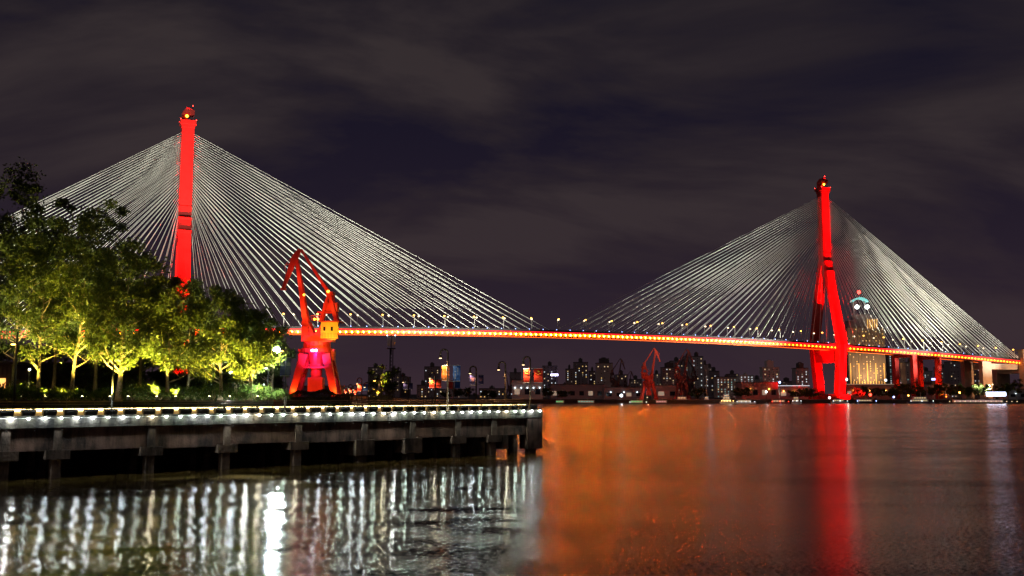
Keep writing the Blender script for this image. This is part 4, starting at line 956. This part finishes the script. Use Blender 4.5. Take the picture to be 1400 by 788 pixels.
qlamp(1242, 541, 915, 'small amber quay lamp in front of the dark trees', 'lamp_amber', .6)
# signs
def sign(px0, px1, py0, py1, Y, c, strength, label, zb=3.2, dots=0):
    a_, b_ = at(px0, py1, Y), at(px1, py0, Y); w_ = b_.x - a_.x
    root = empty('illuminated_sign', ((a_.x + b_.x) / 2, Y, zb), 0, label, 'sign')
    MB().box(-w_ / 2, w_ / 2, 0, .6, a_.z - zb, b_.z - zb).build('lit_panel', mat('sign_glow', c, .4, emit=c, strength=strength), root)
    MB().box(-w_ / 2 - .2, w_ / 2 + .2, .603, .9, a_.z - zb - .2, b_.z - zb + .2).box(-.3, .3, .61, .89, 0, a_.z - zb).build('frame', M['pole_dark'], root)
sign(753, 763, 511.5, 514, 1395, (.55, .5, 1), 9, 'glowing violet white sign on the dark tower right of the red banners')
sign(1274, 1283, 517.5, 520, 1090, (.35, .4, 1), 5, 'small blue lit sign between the two orange bridge piers')
sign(1326, 1335, 502, 505, 1400, (1, .08, .02), 4, 'red lit roof sign beside the pale bridge pier')
sign(1349, 1375, 536.5, 541.5, 912, (.62, .72, 1), 16, 'blinding blue white sign board on the right quay')

# boats moored or passing along the far bank
def boat(px0, px1, Y, hcol, label, decks=1, lit='lamp_warm', mast=5, trail=None, name='river_boat', dots=5, hh=1.6):
    a_, b_ = at(px0, 548, Y), at(px1, 548, Y); Ln = b_.x - a_.x; cx = (a_.x + b_.x) / 2
    root = empty(name, (cx, Y, 0), 0, label, 'boat')
    B_ = min(5, Ln * .2) / 2; h = MB()
    outl = [(-Ln / 2, -B_ * .8), (Ln * .36, -B_), (Ln / 2, 0), (Ln * .36, B_), (-Ln / 2, B_ * .8)]
    h.add([(x * .94, y * .8, -.4) for x, y in outl] + [(x, y, hh) for x, y in outl], [tuple(range(5))[::-1], tuple(range(5, 10))] + [(i, (i + 1) % 5, 5 + (i + 1) % 5, 5 + i) for i in range(5)])
    h.build('hull', hcol, root)
    zb_ = hh
    for d in range(decks):
        l_ = Ln * (.34 - .07 * d); MB().box(-l_, l_ * .7, -B_ * .7, B_ * .7, zb_, zb_ + 2.0).build('cabin', M['boat_white'], root)
        MB().box(-l_ - .3, l_ * .7 + .4, -B_ * .8, B_ * .8, zb_ + 2.003, zb_ + 2.2).build('cabin_roof', M['boat_white'], root)
        n = max(3, int(l_ * 1.7 / 2.2))
        for i in range(min(n, 20)): MB().box(-l_ + .4 + i * (l_ * 1.7 - .6) / n, -l_ + .4 + (i + .6) * (l_ * 1.7 - .6) / n, -B_ * .7 - .05, -B_ * .7 - .005, zb_ + .8, zb_ + 1.5).build('window', trail or LITS[0], root)
        zb_ += 2.2
    MB().tube([(0, 0, zb_), (0, 0, zb_ + mast)], [.15, .06], 6).beam((-1, 0, zb_ + mast * .7), (1, 0, zb_ + mast * .7), .08, .08).build('mast', M['mast'], root)
    for i in range(dots): MB().sphere((-Ln * .4 + i * Ln * .8 / max(1, dots - 1), -B_ - .1, hh + .7), .32, 8, 5).build('deck_lamp', M[lit], root)
    return root
M['boat_white'] = mat('white_boat_paint', (.7, .72, .75), .4, noise=.05, nscale=1)
M['hull_dark'] = mat('dark_hull_paint', (.03, .03, .04), .4); M['hull_blue'] = mat('blue_hull_paint', (.05, .08, .2), .4); M['hull_red'] = mat('red_hull_paint', (.35, .04, .03), .4)
M['green_row'] = mat('green_window_row', (.2, .8, .3), .4, emit=(.15, .85, .3), strength=1.2, sample=False)
M['teal_row'] = mat('teal_window_row', (.2, .7, .6), .4, emit=(.2, .7, .55), strength=.9, sample=False)
M['pink_row'] = mat('pink_window_row', (.9, .6, .6), .4, emit=(.9, .55, .55), strength=.9, sample=False)
M['lamp_deck'] = mat('deck_lamp_glass', (.9, .8, .6), .3, emit=(1, .62, .15), strength=10)
def ship_light(r, P, c, z=10): lamp('ship_light', 'POINT', (0, -14, z), P, c, r, radius=.6)
boat(921, 946, 893, M['boat_white'], 'lit work boat with yellow deck lamps before the dark red crane', 2, 'lamp_deck', dots=6)
r_ = boat(984, 1004, 888, M['boat_white'], 'brightly lit white ship with yellow stern lights at mid far bank', 3, 'lamp_deck', dots=5, mast=6); ship_light(r_, 700, (.8, .9, 1))
boat(1004, 1034, 890, M['boat_white'], 'white pontoon boat right of the brightly lit ship', 1, 'lamp_white', dots=5, mast=3, hh=.9)
r_ = boat(961, 972, 900, M['boat_white'], 'grey patrol ship with a tall pale mast left of the lit ship', 2, 'lamp_white', mast=24, dots=2); ship_light(r_, 1600, (.85, .85, 1), 20)
boat(1052, 1080, 890, M['hull_red'], 'low red hulled barge left of the bridge tower foot', 1, 'lamp_red2', dots=3, mast=12, hh=1.0)
boat(1082, 1096, 884, M['boat_white'], 'small white ferry just left of the bridge tower foot', 2, 'lamp_white', mast=3, dots=3)
boat(1136, 1160, 884, M['boat_white'], 'small white launch in front of the bridge tower foot', 1, 'lamp_white', mast=3, dots=3)
boat(1285, 1400, 870, M['hull_dark'], 'very long dark barge with a row of cream lights at the right', 1, 'lamp_warm', trail=M['pink_row'], dots=14, mast=3, hh=1.2)
boat(1168, 1200, 880, M['hull_dark'], 'dark tug below the red signal lamp', 1, 'lamp_blue', dots=2, mast=4)
boat(1240, 1278, 880, M['hull_blue'], 'blue hulled boat with white deckhouse left of the long barge', 2, 'lamp_white', dots=3, mast=4)
boat(1336, 1350, 884, M['boat_white'], 'white launch beneath the blinding sign board', 1, 'lamp_white', dots=2, mast=2)
boat(757, 776, 872, M['hull_dark'], 'low dark barge with green window lights right of the wharf end', 1, 'lamp_white', trail=M['green_row'], dots=0, mast=2, hh=.7)
boat(784, 822, 874, M['hull_dark'], 'low dark barge with teal window lights second from the wharf end', 1, 'lamp_white', trail=M['teal_row'], dots=0, mast=2, hh=.7)
boat(858, 886, 872, M['hull_dark'], 'low dark barge with green lights beyond the dazzling quay lamp', 1, 'lamp_white', trail=M['green_row'], dots=2, mast=2, hh=.7)
boat(893, 918, 874, M['hull_dark'], 'low dark barge with pink lights before the tan shed', 1, 'lamp_white', trail=M['pink_row'], dots=0, mast=2, hh=.7)

# far bank trees
def far_tree(px, Y, hgt, rx, seed, label, group):
    p = at(px, 540, Y); p.z = 3.2; rn = random.Random(seed); root = empty('far_tree', p, 0, label, 'tree', group)
    MB().tube([(0, 0, 0), (0, 0, hgt * .6)], [.35, .12], 6).build('trunk', M['bark'], root)
    cs = [Vector((rn.gauss(0, .38) * rx, rn.gauss(0, .38) * rx, hgt * rn.uniform(.35, .92))) for _ in range(16)]
    def fn(r): c_ = r.choice(cs); return c_ + Vector((r.gauss(0, .9), r.gauss(0, .9), r.gauss(0, .7)))
    leafcloud(rn, 900, fn, .75).build('crown', M['leaf_dark'], root)
rn = random.Random(77)
for i, px in enumerate([1172, 1182, 1196, 1208, 1220, 1228, 1236, 1244, 1252, 1262, 1273, 1283, 1292, 1301, 1311, 1321, 1331, 1341, 1351, 1363, 1372, 1381, 1390, 1398]):
    far_tree(px + rn.uniform(-3, 3), rn.uniform(925, 975), rn.uniform(9, 16) + (5 if px in (1236, 1244, 1390) else 0), rn.uniform(5, 8), i, 'dark tree on the far bank right of the bridge tower', 'trees on the far bank at right')
for i, px in enumerate([612, 626, 640, 664, 676, 750, 768, 952, 958, 1012, 1020, 1084, 1098, 1108]):
    far_tree(px + rn.uniform(-3, 3), rn.uniform(925, 960), rn.uniform(7, 12), rn.uniform(5, 8), 60 + i, 'dark tree on the far bank left of the bridge tower', 'trees on the far bank at left')
# slender lattice mast with antennas behind the lone tree
p = at(534, 540, 420); r0 = empty('antenna_mast', (p.x, p.y, 6.4), 0, 'dark lattice antenna mast with pale antennas rising behind the lone tree', 'mast'); zt = at(534, 458, 420).z - 6.4
g = MB()
for k in range(14):
    z0, z1 = zt * .78 * k / 14, zt * .78 * (k + 1) / 14
    for a_ in range(3):
        p0 = (.8 * math.cos(a_ * 2.09), .8 * math.sin(a_ * 2.09)); p1 = (.8 * math.cos((a_ + 1) * 2.09), .8 * math.sin((a_ + 1) * 2.09))
        g.tube([(*p0, z0), (*p0, z1)], .16, 4); g.tube([(*p0, z0), (*p1, z1)], .09, 4)
g.tube([(0, 0, zt * .7), (0, 0, zt)], .2, 6); g.build('lattice', M['pole_dark'], r0)
MB().tube([(0, 0, zt * .78), (0, 0, zt * .795)], 1.9, 12).build('platform', M['pole_dark'], r0)
for a_ in range(6): MB().box(-.2, .2, -.12, .12, zt * .82, zt * .97).build('antenna', M['mast'], r0, loc=(1.4 * math.cos(a_ * 1.05), 1.4 * math.sin(a_ * 1.05), 0))
for x in (-1.7, 1.7): MB().sphere((x, -.4, zt * .99), .28, 8, 5).build('mast_lamp', M['lamp_white'], r0)
